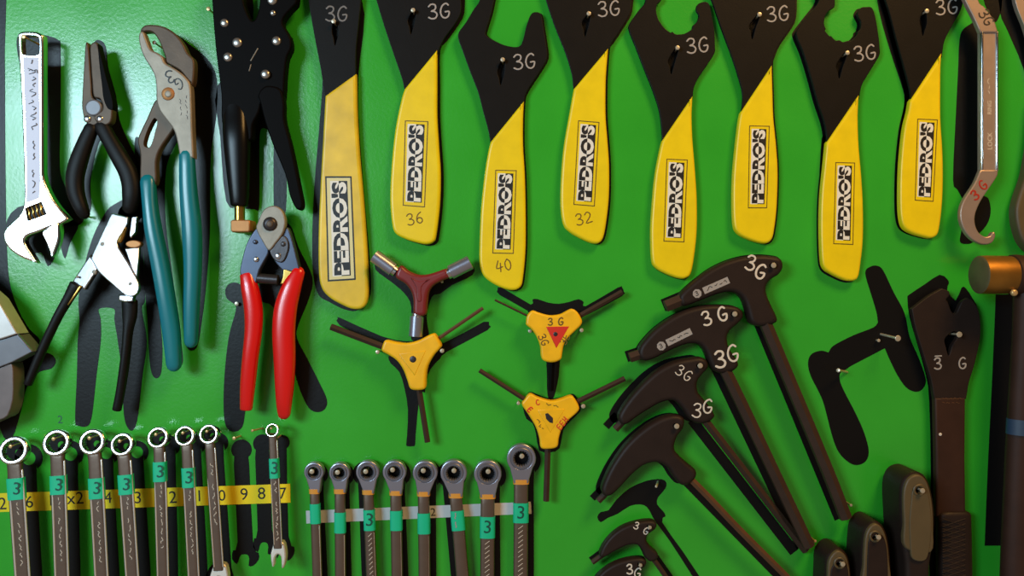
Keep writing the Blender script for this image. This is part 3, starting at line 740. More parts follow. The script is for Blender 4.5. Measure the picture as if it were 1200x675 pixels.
sil([(396, 373), (400, 373), (447, 394), (476, 400), (500, 398), (520, 402), (567, 377), (573, 381), (571, 387), (524, 412), (516, 420), (508, 428), (501, 440), (498, 460), (492, 462), (487, 510), (486.5, 521), (484, 523), (478, 523), (476, 521), (477, 510), (478, 480), (474, 455), (468, 436), (458, 426), (455, 418), (460, 412), (440, 402), (398, 381)], 'black painted silhouette of a yellow three-way key', 2)

r = thing('hex_y_wrench', 'yellow three-way hex key with a red triangle in its centre', 'hex key', 649, 392, YG)
H = 22
part_plate('body', 'ykey', r, [(616.5, 377), (618, 369.5), (624, 364), (632, 366.5), (644, 369.5), (656, 368.5), (665, 364), (671, 362), (677, 366), (682, 375), (681, 381), (674, 388), (666, 396), (661, 404), (659, 414), (657, 421.5), (647, 425), (637, 422.5), (634, 417), (633, 406), (629, 395), (623, 386), (617, 381)], H - 12, H, bev=2.6, steps=4, sm=4)
part_plate('red_triangle', 'redpaint', r, [(640, 383, 1), (667, 382.5, 1), (652, 408, 1)], H - 1, H + .4, bev=.3)
part_dome('centre_mark', 'darksteel', r, 651, 391.5, H + .4, 2.6, .4)
g = G(); marker(g, '3', 645, 377, 8, 0, H + .1, 1.7); marker(g, 'G', 657, 376.5, 8.5, 0, H + .1, 1.9)
marker(g, '3G', 637, 398, 8.5, -65, H + .1, 1.5); marker(g, '3E', 662, 397.5, 8, 62, H + .1, 1.1); build('marker_writing', g, M['brownink'], r)
hexbar(r, 'hexsteel', 622, 372, 580, 351.5, H - 8, 1.4); hexbar(r, 'hexsteel', 676, 372, 729, 342, H - 9, 3.4); hexbar(r, 'blackgloss', 647, 422, 645.5, 458, H - 9, 3.6)
nail(621, 388, 16, 2.2); nail(681.5, 387, 16, 2.4)
sil([(583, 340), (588, 337), (622, 357), (624, 351), (630, 350.5), (642, 354.5), (655, 356), (668, 353.5), (678, 350.5), (684, 354), (686, 359), (724, 337), (729, 337), (731, 342), (729, 347), (690, 368), (682, 372), (660, 400), (655, 440), (651, 459), (648, 467), (643, 467), (641, 455), (640, 420), (632, 395), (620, 372), (618, 364), (586, 346)], 'black painted silhouette behind the red triangle key', 2)

r = thing('hex_y_wrench', 'yellow three-way hex key with red and brown print, lowest of the yellow keys', 'hex key', 646, 488, YG)
part_plate('body', 'ykey', r, [(611.5, 474), (615, 468), (619, 463), (623, 462), (631, 466), (646, 470), (658, 467.5), (666, 464.5), (671, 464.5), (676, 471), (679, 479), (675, 485), (666, 493), (658.5, 503), (655, 514), (653, 524), (643, 526.5), (634, 525), (632, 514), (627.5, 500), (618.5, 485)], H - 12, H, bev=2.4, steps=4, sm=4)
part_plate('raised_triangle', 'ykey', r, [(630, 480.5, 1), (662, 479.5, 1), (645, 507, 1)], H - 1, H + .5, bev=.6)
part_plate('centre_mark', 'darksteel', r, [(639, 485, 1), (642, 484, 1), (648, 490, 1), (648, 496, 1), (644, 495, 1), (640, 491, 1)], H, H + .8, bev=.2)
g = G(); squiggle(g, 640, 473, 657, 476, 1.6, 9, H + .2, 1.1); squiggle(g, 630, 491, 635, 503, 2, 8, H + .2, 1.1); build('printed_marks', g, M['brownink'], r)
g = G(); marker(g, 'C', 630, 471.5, 6, 20, H + .2, 1.3); build('red_print', g, M['redpaint'], r)
g = G(); marker(g, 'E', 621, 480, 6, -45, H + .2, 1.6); build('red_print', g, M['redpaint'], r)
g = G(); marker(g, 'EEH', 659, 496, 6.5, 52, H + .2, 1.2, 1.0); build('red_print', g, M['redpaint'], r)
hexbar(r, 'hexsteel', 615, 468, 562, 434, H - 8, 3.0); hexbar(r, 'hexsteel', 676, 471, 732, 443.5, H - 8, 3.4); hexbar(r, 'hexsteel', 642, 524, 640, 587, H - 8, 4.0)
nail(607.5, 472.5, 17, 2.2); nail(683.5, 476, 17, 2.6)
sil([(616, 467), (619, 460), (624, 459.5), (634, 464), (647, 467), (660, 464.5), (669, 461.5), (674, 463), (680, 473), (680, 482), (668, 494), (660, 504), (656, 525), (645, 530), (632, 528), (628, 508), (624, 496), (617, 491), (613, 478)], 'black painted silhouette behind the lowest yellow key', 2)

# ================================================================== combination wrenches on the yellow tape
def tape_strip(m, a, b, c, d, txts, mi, h=0.55):
    g = G(); g.add([W(*p, h) for p in (a, b, c, d)], [[3, 2, 1, 0]])
    t = build('label_tape', g, M[m], board, smooth=False)
    for s, x, y, hh in txts:
        g = G(); text_at(g, s, x, y, hh, 2, h + .15)
        build('printed_number', g, M[mi], t, smooth=False)
tape_strip('tape', (-60, 580), (340, 567), (340.5, 589), (-60, 602),
           [('2', 3, 590, 14), ('6', 34.5, 588, 14), ('1', 59.5, 586, 13), ('x2', 88, 583.5, 14), ('4', 126.5, 583, 13), ('3', 161.5, 583, 14), ('2', 202.5, 582.5, 14), ('1', 233.5, 581, 13), ('0', 260, 580.5, 13), ('9', 286, 579, 14), ('8', 306.5, 578, 14), ('7', 331.5, 578, 13)], 'ink')
tape_strip('whitestrip', (358.5, 598.5), (622, 588), (623, 602), (359, 613.5), [('2', 507.5, 600, 9), ('1', 471.5, 601, 8)], 'ink')

def sil_wrench(cx, cy, rr, xb, hw, ytop, hole=0, bottom=None):
    """box-end silhouette: round top, straight shaft; bottom = (y, half width) of an open end"""
    xs = lambda y: cx + (xb - cx) * (y - cy) / (675 - cy)
    arc = circ(cx, cy, rr, 18, -50, 230)
    if bottom:
        yb, bw = bottom; c = xs(yb)
        low = [(c - hw, yb - 24), (c - bw + 1, yb - 14), (c - bw, yb - 4), (c - bw * .62, yb + 2), (c - bw * .45, yb - 5), (c - bw * .28, yb - 9), (c + bw * .15, yb - 9), (c + bw * .3, yb - 4), (c + bw * .25, yb + 4), (c + bw * .6, yb + 4), (c + bw, yb - 3), (c + bw, yb - 11), (c + hw, yb - 24)]
        pts = arc + [(cx - hw, cy + rr * 1.5)] + low + [(cx + hw, cy + rr * 1.5)]
    else:
        pts = arc + [(cx - hw, cy + rr * 1.6), (xs(760) - hw, 760), (xs(760) + hw, 760), (cx + hw, cy + rr * 1.6)]
    sil(pts, None, 2, [circ(cx, cy, hole, 16)] if hole else ())

WR = [ # ring x, y, r, shaft x at 545, x at 675, half width, tape y0 y1 (None), silhouette dx dy, hole, label
 (17.5, 528, 16.5, 17.5, 26.5, 9.4, 560, 585, 16, 9, 8, 'leftmost chrome combination wrench, largest ring end'),
 (67.5, 519, 15.5, 68, 72.5, 8.8, 557, 579, 15, 13, 8, 'chrome combination wrench with a smudged 3 sticker, second from the left edge'),
 (109.5, 518, 15, 112, 119, 8.4, 560, 584, 15, 13, 7, 'chrome combination wrench right of the x2 on the yellow tape'),
 (144.5, 521, 13.5, 146.5, 155, 8.2, 556, 579, 16, 9, 7, 'chrome combination wrench left of the number 3 on the yellow tape'),
 (186.5, 513, 12.5, 187.5, 191, 7.2, 541, 564, 12, 10, 0, 'chrome combination wrench fifth from left, between 3 and 2 on the yellow tape'),
 (218, 511, 12, 220.5, 227, 7.0, 548, 571, 11, 10, 0, 'chrome combination wrench with a green sticker, third from the right of the yellow tape'),
 (246, 509, 11.6, 248, 257, 6.2, None, None, 10, 10, 0, 'chrome combination wrench without a green sticker, left of the 0 on the yellow tape'),
 (320.5, 504.5, 8.4, 321.5, 327.5, 5.2, 537, 560, 12, 9, 0, 'smallest chrome combination wrench, open end fully in view beside the two empty silhouettes'),
]
for i, (cx, cy, rr, xa, xb, hw, t0, t1, sx, sy, hole, lb) in enumerate(WR):
    H = 22
    r = thing('combination_wrench', lb, 'wrench', cx, cy, 'combination wrenches hung over the yellow number tape')
    a = math.radians(15)
    c1 = W(cx, cy, H)
    ax = ((Vector((-1.42, -2.0, Z0 + 0.45)) - c1).normalized() + (cam.location - c1).normalized()).normalized()   # ring ends bent about 15 degrees, aimed to mirror the window light into the camera
    c0 = W(cx, cy, H)
    g = G(); k = (D - H * S) / D; q = rr * k
    ri = q * 0.70
    lathe(g, c0, ax, [(ri, -4.5), (q - 1.2, -4.5), (q, -3.3), (q, 3.6), (q - 0.3, 4.3), (q - .8, 4.6), (ri + .6, 4.6), (ri + .2, 4.4), (ri, 3.9)], 48, star=(0, 8), loop=True)
    build('box_end', g, M['chrome'], r)
    def xs(y): return xa + (xb - xa) * (y - 545) / 130
    last = i == len(WR) - 1
    yb = 642 if last else 668 if i == 6 else 712 - i * 5
    y0 = cy + rr * 0.86
    g = G()
    sweep(g, [(xs(y0) * .5 + cx * .5, y0, H + 1, hw * .95, 3.6), (xs(cy + rr * 1.5), cy + rr * 1.5, H + 2, hw * .92, 3.2), (xs(590), 590, H + 3, hw, 3.3), (xs(yb), yb, H + 3, hw * .96, 3.3)], n=20, pw=3.6, cap='flat')
    sh = build('shaft', g, M['wsteel'], r)
    # pale strips stand for light caught on both shaft edges; embossed writing between
    yt = (t1 + 4) if t1 else cy + 34
    for sgn in (-1, 1):
        g = G()
        sweep(g, [(xs(cy + rr * 1.4) + sgn * hw * .84, cy + rr * 1.4, H + 3, hw * .13, .9), (xs(600) + sgn * hw * .86, 600, H + 6, hw * .13, .9), (xs(yb - 4) + sgn * hw * .84, yb - 4, H + 6, hw * .13, .9)], n=8)
        build('bright_edge', g, M['glintsteel'], sh)
    g = G(); squiggle(g, xs(yt), yt, xs(yt + 14), yt + 14, 1.5, 7, H + 6.4, 1.0)
    squiggle(g, xs(yt + 24), yt + 24, xs(min(yt + 74, yb - 8)), min(yt + 74, yb - 8), 1.6, 22, H + 6.4, 1.0)
    build('embossed_marks', g, M['lightetch'], sh)
    # open end
    c = xs(yb); w = hw * 1.75
    oe = [(c - hw * .9, yb - 6), (c - w * .9, yb + 3), (c - w, yb + 10), (c - w * .75, yb + 21), (c - w * .5, yb + 21), (c - w * .42, yb + 12), (c - w * .1, yb + 8), (c + w * .3, yb + 10), (c + w * .42, yb + 16), (c + w * .5, yb + 23), (c + w * .8, yb + 22), (c + w * 1.0, yb + 12), (c + w * .9, yb + 3), (c + hw * .9, yb - 6)]
    part_plate('open_end', 'glintsteel', r, oe, H - 2, H + 6, bev=1.6, sm=3, tilt=(c, yb + 8, 0.0, 0.16))
    if t0:
        g = G()
        sweep(g, [(xs(t0), t0, H + 2.2, hw * 1.08, 4.6), (xs(t1), t1, H + 3, hw * 1.08, 4.8)], n=20, pw=3.6, cap=None, sub=1)
        st = build('sticker', g, M['sticker'], r)
        g = G(); text_at(g, '3', xs((t0 + t1) / 2), (t0 + t1) / 2, 14.5, -4, H + 7.9); build('lettering', g, M['stickerink'], st)
    nail(cx - rr * .3, cy - rr * .3, H + 3, min(2.2, rr * .15), 'nailbrass', min(.9, rr * .06))
    if last:
        sil_wrench(cx + 10, cy + 14, 9, 333, 5.5, 0, 0, (652, 12))
        nail(326, 512, 10, 1.5, 'nailbrass')
    else:
        sil_wrench(cx + sx, cy + sy, rr * 1.0, xb + sx * .75 + 1, hw * 1.0, 0, hole)
        sil(circ(cx + 1, cy - 1, rr * .86, 20), None, 0, [circ(cx + rr * .28, cy + rr * .15, rr * .28, 12)])
# two empty places
sil_wrench(283, 527, 12, 288, 9, 0, 0, (659, 15.5))
sil_wrench(307.5, 520, 11, 311, 8.5, 0, 0, (645, 13.5))
nail(274.5, 513.5, 14, 2.2, 'nailbrass', dx=-3, dy=0); nail(296, 504.5, 16, 1.8, 'nailbrass', dx=-9, dy=0)
sil([(240, 690), (242, 672), (250, 660), (262, 656), (268, 662), (274, 675), (272, 700), (255, 700)], None, 2)

# ================================================================== ratchet ring wrenches on the white tape
RT = [ # x y r, shaft x at 585, x at 675, hw, ring y, tape y0 y1, text, label
 (367.5, 553.5, 11.6, 369, 372, 5.6, 575, 590, 613, '', 'smallest ratchet ring wrench, leftmost on the white tape'),
 (397.5, 554.5, 12.2, 398.5, 399, 6.2, 575, 600, 624, '', 'ratchet ring wrench with blank green sticker, second from left on the white tape'),
 (430.5, 553.5, 13.6, 432, 435.5, 6.2, 576, 597, 621, '3', 'ratchet ring wrench, sticker marked 3, third from left on the white tape'),
 (462, 553.5, 13.8, 464, 465.5, 6.6, 577, 598, 621, '', 'ratchet ring wrench with blank green sticker, fourth from left on the white tape'),
 (498, 554.5, 14.6, 496.5, 497.5, 6.8, 578, 601, 625, '', 'ratchet ring wrench with blank green sticker, left of the 2 on the white tape'),
 (531.5, 554.5, 15.6, 534.5, 542, 7.3, 580, 598, 621, '', 'ratchet ring wrench leaning right, green sticker with a scuffed silver patch'),
 (571.5, 555.5, 16.2, 571.5, 571, 8.2, 581, 605, 630, '3', 'ratchet ring wrench second from the right, sticker marked 3 hanging below the white tape'),
 (611, 537.5, 17.2, 610.5, 610, 8.4, 564, 589, 612, '3', 'largest ratchet ring wrench, rightmost and hung highest of its row'),
]
for i, (cx, cy, rr, xa, xb, hw, yr, t0, t1, tx, lb) in enumerate(RT):
    H = 14
    r = thing('ratchet_ring_wrench', lb, 'wrench', cx, cy, 'ratchet ring wrenches hung over the white tape')
    def xs(y): return xa + (xb - xa) * (y - 585) / 90
    xn = xs(yr)
    head = circ(cx, cy, rr, 26, -38, 218) + [(xn - hw * 1.15, yr - 2), (xn - hw * 1.0, yr + 3), (xn + hw * 1.0, yr + 3), (xn + hw * 1.15, yr - 2)]
    part_plate('head', 'rsteel', r, head, H - 8, H + 1, bev=1.5, steps=4, holes=[circ(cx, cy, rr * .76, 28)], sm=0)
    k = (D - H * S) / D; q = rr * k
    g = G(); lathe(g, W(cx, cy, H), (0, -1, 0), [(q * .50, -8), (q * .78, -8), (q * .78, 0.4), (q * .70, 1.5), (q * .58, 1.5), (q * .50, 0)], 36, star=(0, 5), loop=True)
    build('ratchet_ring', g, M['ringsteel'], r)
    g = G(); sweep(g, [(xn, yr - 2.5, H - 3, hw * 1.16, 4.6), (xn, yr + 3, H - 3, hw * 1.12, 4.6)], n=20, pw=3, cap=None, sub=1)
    build('orange_band', g, M['orange'], r)
    g = G(); sweep(g, [(xn, yr, H - 3, hw, 3.8), (xs(600), 600, H - 2, hw, 3.8), (xs(690), 690, H - 2, hw * 1.02, 3.8), (xs(730), 730, H - 2, hw, 3.8)], n=18, pw=2.8, cap='flat')
    sh = build('shaft', g, M['wsteel'], r)
    g = G()
    yy = t1 + 6
    while yy < 690:
        x = xs(yy); sweep(g, [(x - hw * .35, yy + 2, H + 1.9, .45, .2), (x + hw * .3, yy - 2, H + 1.9, .45, .2)], n=4, cap='flat', sub=1); yy += 5.5
    if i in (2, 6, 7): build('embossed_marks', g, M['lightetch'], sh)
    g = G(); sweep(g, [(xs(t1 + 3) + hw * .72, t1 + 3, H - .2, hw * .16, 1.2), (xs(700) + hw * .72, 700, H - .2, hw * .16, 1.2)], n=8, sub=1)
    build('bright_edge', g, M['glintsteel'], sh)  # reflected light along the right edge, modelled as a pale strip
    lo = 712
    part_plate('open_end', 'rsteel', r, [(xs(lo) - hw, lo), (xs(lo) - hw * 1.5, lo + 14), (xs(lo) - hw * 1.4, lo + 30), (xs(lo) - hw * .9, lo + 31), (xs(lo) - hw * .8, lo + 16), (xs(lo) + hw * .8, lo + 16), (xs(lo) + hw * .9, lo + 31), (xs(lo) + hw * 1.4, lo + 30), (xs(lo) + hw * 1.5, lo + 14), (xs(lo) + hw, lo)], H - 6, H + 2, bev=1.4, sm=2)
    g = G(); sweep(g, [(xs(t0), t0, H - 2, hw * 1.1, 4.6), (xs(t1), t1, H - 2, hw * 1.1, 4.6)], n=18, pw=2.8, cap=None, sub=1)
    st = build('sticker', g, M['sticker'], r)
    if tx:
        g = G(); text_at(g, tx, xs((t0 + t1) / 2), (t0 + t1) / 2, 15, -3, H + 2.8); build('lettering', g, M['stickerink'], st)
    if i == 5:
        g = G(); squiggle(g, xs(602) - 2, 601, xs(618) - 2, 619, 1.5, 8, H + 2.7, 1.8); build('scuff', g, M['silver'], st)
    nail(cx - (2 if i < 5 else -0.5), cy - (1 if i < 3 else 3), H + 4, 2.9, 'nail', 1.3)
    dx = 4 if i not in (2, 5) else -2
    sil_wrench(cx + dx, cy + 2, rr + 1.5, xb + dx, hw + 2, 0)

# ================================================================== P-handle hex wrenches
def p_hex(label, outline, bit, shaft, hw, nl, marks, so, logo_=None, H=26, hm='brownblack', sm_='hexsteel', bev=5, bitm='hexsteel', group='black P-handle hex wrenches', silh=True, depth=16, low=False):
    r = thing('p_handle_hex_wrench', label, 'hex wrench', nl[0], nl[1], group)
    g = G(); plate(g, outline, H - depth, H, bev=bev, steps=5, holes=[shift(circ(0, 0, bev * .52, 12), *at_h(nl[0] - .6, nl[1] + .3, H + 4, H))], sm=5, bh=bev * 1.1)
    hd = build('handle', g, M[hm], r)
    part_sweep('short_hex_bit', bitm, r, [(bit[0], bit[1], H - depth / 2, bit[4], bit[4]), (bit[2], bit[3], H - depth / 2, bit[4], bit[4])], n=6, sub=1, cap='flat')
    part_sweep('hex_shaft', sm_, r, [(p[0], p[1], H - depth / 2, hw, hw) for p in shaft] if not low else [(shaft[0][0], shaft[0][1], H - depth / 2, hw, hw), (shaft[-1][0], shaft[-1][1], hw + 1.0, hw, hw)], n=6, cap='flat')
    if marks:
        for s, x, y, hh, an, wd in marks:
            g = G(); marker(g, s, x, y, hh, an, H + .1, wd)
            build('marker_writing', g, M['whitemark'], r)
    if logo_:
        cx, cy, x0, y0, x1, y1 = logo_
        g = G(); g2 = G()
        plate(g, circ(cx, cy, 5.4, 8, 22, 382), H - .5, H + .25, bev=0)
        d = Vector((x1 - x0, y1 - y0)); nn = Vector((-d.y, d.x)).normalized() * 4.0
        plate(g, [(x0 + nn.x, y0 + nn.y), (x1 + nn.x, y1 + nn.y), (x1 - nn.x, y1 - nn.y), (x0 - nn.x, y0 - nn.y)], H - .5, H + .25, bev=0)
        b = build('logo_badge', g, M['silver'], r, 'light grey badge', smooth=False)
        marker(g2, '3', cx - .5, cy, 5, 20, H + .3, .9); squiggle(g2, x0 + d.x * .12, y0 + d.y * .12, x0 + d.x * .9, y0 + d.y * .9, 1.8, 11, H + .35, 1.1)
        build('printed_marks', g2, M['brownblack'], b)
    nail(nl[0], nl[1], H + 4, bev * .62, 'nail', 1.0)
    if silh:
        sil(shift(outline, so[0], so[1]), None, 4)
        x0, y0 = shaft[0]; x1, y1 = shaft[-1]
        d = Vector((x1 - x0, y1 - y0)); nn = Vector((d.y, -d.x)).normalized() * (hw + .8)
        sx, sy = so[2] if len(so) > 2 else so[:2]
        sil([(x0 + nn.x + sx, y0 + nn.y + sy), (x1 + nn.x + sx, y1 + nn.y + sy), (x1 - nn.x + sx, y1 - nn.y + sy), (x0 - nn.x + sx, y0 - nn.y + sy)], None)
        bx, by, ex, ey, w = bit
        d = Vector((ex - bx, ey - by)); nn = Vector((d.y, -d.x)).normalized() * w
        sil([(bx + nn.x + so[0], by + nn.y + so[1]), (ex + nn.x + so[0], ey + nn.y + so[1]), (ex - nn.x + so[0], ey - nn.y + so[1]), (bx - nn.x + so[0], by - nn.y + so[1])], None)
    return r

p_hex('topmost black P-handle hex wrench, grey badge and 3G beside its nail',
 [(797, 353), (797, 346), (804, 338), (817, 327), (832, 316), (850, 307), (870, 301), (890, 299), (905, 300), (914, 302), (918, 307), (918, 315), (913, 322), (904, 328), (899, 336), (900, 346), (906, 360), (910, 368), (912, 375), (909, 379), (897, 382.5), (887, 382), (880, 377), (876, 363), (871, 350), (862, 343), (850, 342.5), (835, 347), (820, 353), (806, 358), (800, 358)],
 (804, 349, 780, 359, 7.5), [(894, 372), (915, 422), (968, 548), (991, 607)], 7.6, (906.5, 311),
 [('3', 880, 308, 17, -14, 2.6), ('G', 891, 318, 17, -14, 2.8)], (-3, -1, (-5, 0)), (817, 344, 824.5, 341, 854, 328))
p_hex('black P-handle hex wrench second from the top, 3G on both handle and neck',
 [(749, 417), (750, 407), (758, 396), (770, 384), (787, 372), (805, 363.5), (825, 358.5), (845, 357.5), (862, 359), (870, 364), (871.5, 372), (865, 380), (856, 388), (853, 397), (856, 409), (864, 421), (866, 429), (860, 435), (848, 438), (838, 435), (832, 425), (827, 412), (820, 404), (808, 403), (795, 407), (780, 414), (766, 421), (755, 423)],
 (756, 413, 738, 419, 6.5), [(848, 430), (878, 492), (903, 545), (948, 640)], 7.4, (861, 368),
 [('3', 828, 373, 16, 18, 2.5), ('G', 846, 368, 16, 18, 2.7), ('3', 844, 421, 19, 8, 3.0), ('G', 858, 414, 19, 12, 2.6)], (-4, -1, (-7, 0)), (775, 405.5, 781.5, 402, 810, 388))
p_hex('black P-handle hex wrench third from the top, worn 3G and faint lettering',
 [(725, 491), (727, 483), (737, 468), (752, 451), (770, 435), (790, 424.5), (810, 420), (822, 419), (829, 423), (830.5, 431), (824, 439), (818, 448), (819, 460), (828, 471), (836, 482), (838, 489), (831, 495), (819, 497), (808, 491), (800, 479), (790, 470), (776, 472), (761, 480), (747, 489), (736, 497), (729, 498)],
 (734, 489, 721, 503, 4.5), [(824, 490), (944, 645)], 5.2, (820.5, 428.5),
 [('3', 797, 434, 12, -30, 1.4), ('G', 806, 440, 12, -30, 1.4), ('3', 817, 481, 16, -8, 2.0), ('G', 829, 476, 16, -4, 2.2)], (-11, -3, (-13, 2)), low=True)
p_hex('black P-handle hex wrench with a coppery brown shaft, fourth from the top',
 [(705, 575), (709, 562), (718, 544), (732, 524), (748, 508), (766, 495), (782, 488), (795, 487), (802.5, 492), (801, 503), (794, 513), (791, 526), (797, 535), (808, 545), (816, 552), (816, 560), (808, 568), (799, 569), (790, 560), (782, 548), (770, 542.5), (755, 546), (741, 557), (728, 571), (717, 581), (709, 582)],
 (714, 574, 701, 587, 4), [(806, 558), (830, 582), (866, 620), (920, 674), (945, 700)], 4.4, (793, 499.5), None, (-7, -3, (-5, 3)), sm_='hexbrown')
k6 = [(703, 650), (709, 637), (720, 625), (734, 616.5), (752, 611.5), (765, 611), (770, 615), (768, 621), (760, 627), (758, 634), (763, 642), (771, 649), (771, 655), (764, 659), (757, 655), (752, 645), (746, 639), (735, 640), (722, 646), (710, 653), (705, 654)]
p_hex('small black P-handle hex wrench just under the empty painted handle shape',
 k6, (709, 648, 694, 659, 3.2), [(763, 652), (772, 664), (790, 690), (812, 722)], 3.2, (761.5, 618),
 [('3', 746, 616, 8, -20, 1.5), ('G', 757, 622, 8, -20, 1.4)], (-2, -3, (4, -1)), bev=3.5, depth=12, H=22)
p_hex('small black P-handle hex wrench cut off by the bottom edge, white 3G on top',
 shift(k6, -12, 44), (697, 692, 682, 703, 3.2), [(751, 696), (760, 708), (790, 750)], 3.2, (750.5, 662.3),
 [('3', 738, 667, 11, 4, 2.0), ('G', 747, 671, 11, -10, 1.8)], (-3, -3, (4, -1)), bev=3.5, depth=12, H=22)
sil([(700, 606), (704, 600), (713, 598), (722, 586), (738, 572), (756, 564), (770, 561.5), (779, 563), (781, 569), (777, 576), (771, 583), (770, 591), (777, 599), (780, 605), (776, 612), (800, 646), (824, 682), (838, 702), (830, 706), (812, 676), (785, 634), (768, 611), (763, 602), (758, 594), (750, 591), (738, 593), (724, 602), (712, 607), (704, 612)], 'black painted silhouette of a missing hex wrench', 2)
nail(769, 570, 14, 1.5, 'nail', 1.4, dx=-6, dy=-3)
nail(955, 634, 16, 1.8, 'nailbrass'); nail(997, 592, 14, 1.8)

# ================================================================== painted crank silhouette (empty place)
sil([(1014, 320), (1020, 312.5), (1028, 311.5), (1035, 317), (1047, 342), (1060, 367), (1066, 395), (1076, 418), (1083, 437), (1085, 448), (1080, 457), (1072, 459), (1062, 454), (1052, 440), (1043, 422), (1037, 408, 1), (1018, 418), (997, 429), (993, 432), (985, 437), (984, 445), (989, 458), (1003, 485), (1013, 508), (1018, 528), (1015, 540), (1005, 545), (995, 542), (983, 530), (975, 510), (966, 475), (960, 460), (950, 440), (947, 425), (951, 415), (962, 411), (971, 413, 1), (977, 405), (1000, 393), (1023, 384), (1029, 378, 1), (1027, 365), (1021, 345)], 'black painted silhouette of a missing crank-shaped tool', 4)
nail(1052, 396.5, 34, 3.6, 'nail', 1.4, dx=4, dy=-3); nail(1029.5, 399, 5, 2.0); nail(982.5, 434, 22, 2.4, 'nail', 1.5, dx=-22, dy=5)

# ================================================================== silver hook spanner
r = thing('hook_spanner', 'silver hook spanner hanging hook down at the right', 'spanner', 1159, 30)
H = 22
part_plate('upper_arm', 'tansteel', r, [(1120, -30, 1), (1148, -30, 1), (1147, 0), (1155, 9), (1165, 23), (1170, 38, 1), (1149, 38, 1), (1141, 20), (1130, -2)], H - 4, H + 2, bev=1.5, sm=4)
part_plate('shaft', 'tansteel', r, [(1149, 36, 1), (1169.5, 36, 1), (1169.5, 201, 1), (1149, 201, 1)], H - 6, H, bev=1.0)
for x in (1150.5, 1168):
    part_sweep('bright_edge', 'chrome', r, [(x, 38, H, 1.7, 1.8), (x, 120, H, 1.7, 1.8), (x, 200, H, 1.7, 1.8)], n=10)
part_plate('hook', 'tansteel', r, [(1149, 199, 1), (1169.5, 199, 1), (1169, 206), (1160, 220), (1150, 235), (1143.5, 250), (1143, 262), (1147, 272), (1154, 277), (1160, 276.5), (1163, 272.5), (1166, 272), (1166.5, 278), (1162, 285), (1152, 286.5), (1140, 281), (1131, 271), (1126, 258), (1126, 245), (1131, 232), (1142, 215)], H - 4, H + 2, bev=1.5, sm=4)
g = G(); text_at(g, 'LOCK', 1160, 165, 5.5, 90, H + .15, .01); text_at(g, 'RING', 1159.5, 126, 5, 90, H + .15, .01); squiggle(g, 1159, 110, 1159, 92, 1.6, 8, H + .2, 1.1)
build('lettering', g, M['lightetch'], r)
part_marker('redmark', r, 'G', 1151.5, 217, 11, 45, H + 2.2, 2.0); part_marker('redmark', r, '3', 1142.5, 228.5, 11, 35, H + 2.2, 2.2)
part_marker('darkmark', r, '3G', 1156, 20, 12, -58, H + 2.2, 1.8)
sil([(1124, 52), (1127, 37), (1136, 29), (1150, 24), (1156, 60), (1152, 140), (1149, 190), (1150, 225), (1158, 232), (1161, 245), (1159, 258), (1153, 268), (1145, 276), (1140, 284), (1132, 286), (1125, 283), (1127, 268), (1130, 240), (1122, 222), (1117, 211), (1120, 140), (1123, 80)], 'black painted silhouette of the hook spanner', 3)
sil([(1146, -30, 1), (1175, -30, 1), (1174, 6), (1171, 19), (1166, 26), (1159, 14), (1154, 4)], None, 3)

# ================================================================== tool cut off at the right edge
r = thing('cone_wrench', 'brownish steel tool with a dark grip cut off by the right edge above the mallet', 'wrench', 1215, 60)
part_plate('steel_head', 'tansteel', r, [(1186, -40, 1), (1290, -40, 1), (1270, 20), (1240, 90), (1222, 120), (1214, 90), (1203, 38), (1190, 2)], 6, 12, bev=.8, sm=4)
part_plate('grip', 'olive', r, [(1216, 110), (1224, 110), (1236, 150), (1240, 210), (1236, 270), (1226, 292), (1212, 296), (1200, 285), (1193, 266), (1191, 246), (1195, 228), (1204, 200), (1212, 150)], 4, 18, bev=4, steps=4, sm=4)
sil([(1166, -40, 1), (1290, -40, 1), (1270, 60), (1235, 130), (1236, 240), (1225, 290), (1205, 293), (1193, 282), (1187.5, 260), (1188, 236), (1194, 210), (1204, 180), (1208, 120), (1199, 79), (1180, 34), (1172, 14)], 'black painted silhouette at the right edge', 3)

# ================================================================== dark pedal wrench
r = thing('pedal_wrench', 'long dark brown steel wrench with notched head and ribbed grip', 'wrench', 1124, 392)
H = 14
part_plate('head', 'brownblack', r, [(1068.5, 362, 1), (1088, 347), (1104, 338, 1), (1112, 341), (1113, 346), (1109, 351), (1111, 354), (1116, 366), (1121, 366), (1127, 354), (1134, 349, 1), (1141, 353), (1147, 364), (1149.5, 380), (1149, 396), (1146, 412), (1141, 432), (1136, 448), (1132.5, 468, 1), (1095, 468, 1), (1091, 445), (1082, 415), (1073, 385)], H - 6, H, bev=1.2, sm=4,
           holes=[[(1107, 398), (1113, 391), (1119, 388.5), (1122.5, 392), (1120.5, 398), (1116, 405), (1112, 417), (1109, 408)]])
part_plate('shank', 'wood', r, [(1095.5, 466, 1), (1132, 466, 1), (1131.5, 540), (1132.5, 606, 1), (1097.5, 606, 1), (1097, 540)], H - 6, H + 1, bev=3, steps=4)
g = G(); sweep(g, [(1117, 603, H - 3, 19.5, 9), (1117.5, 640, H - 3, 19.8, 9.5), (1118, 690, H - 3, 19.8, 9.5), (1118, 760, H - 3, 19, 9)], n=24, pw=3, cap='soft')
gr = build('grip', g, M['brownblack'], r)
g = G()
y = 608
while y < 700:
    for s in (-1, 1):
        sweep(g, [(1118 - 13 * s, y, H + 6.4, .8, .7), (1118 + 13 * s, y + 9, H + 6.4, .8, .7)], n=6, sub=1)
    y += 6
build('knurling', g, M['brownblack'], gr)
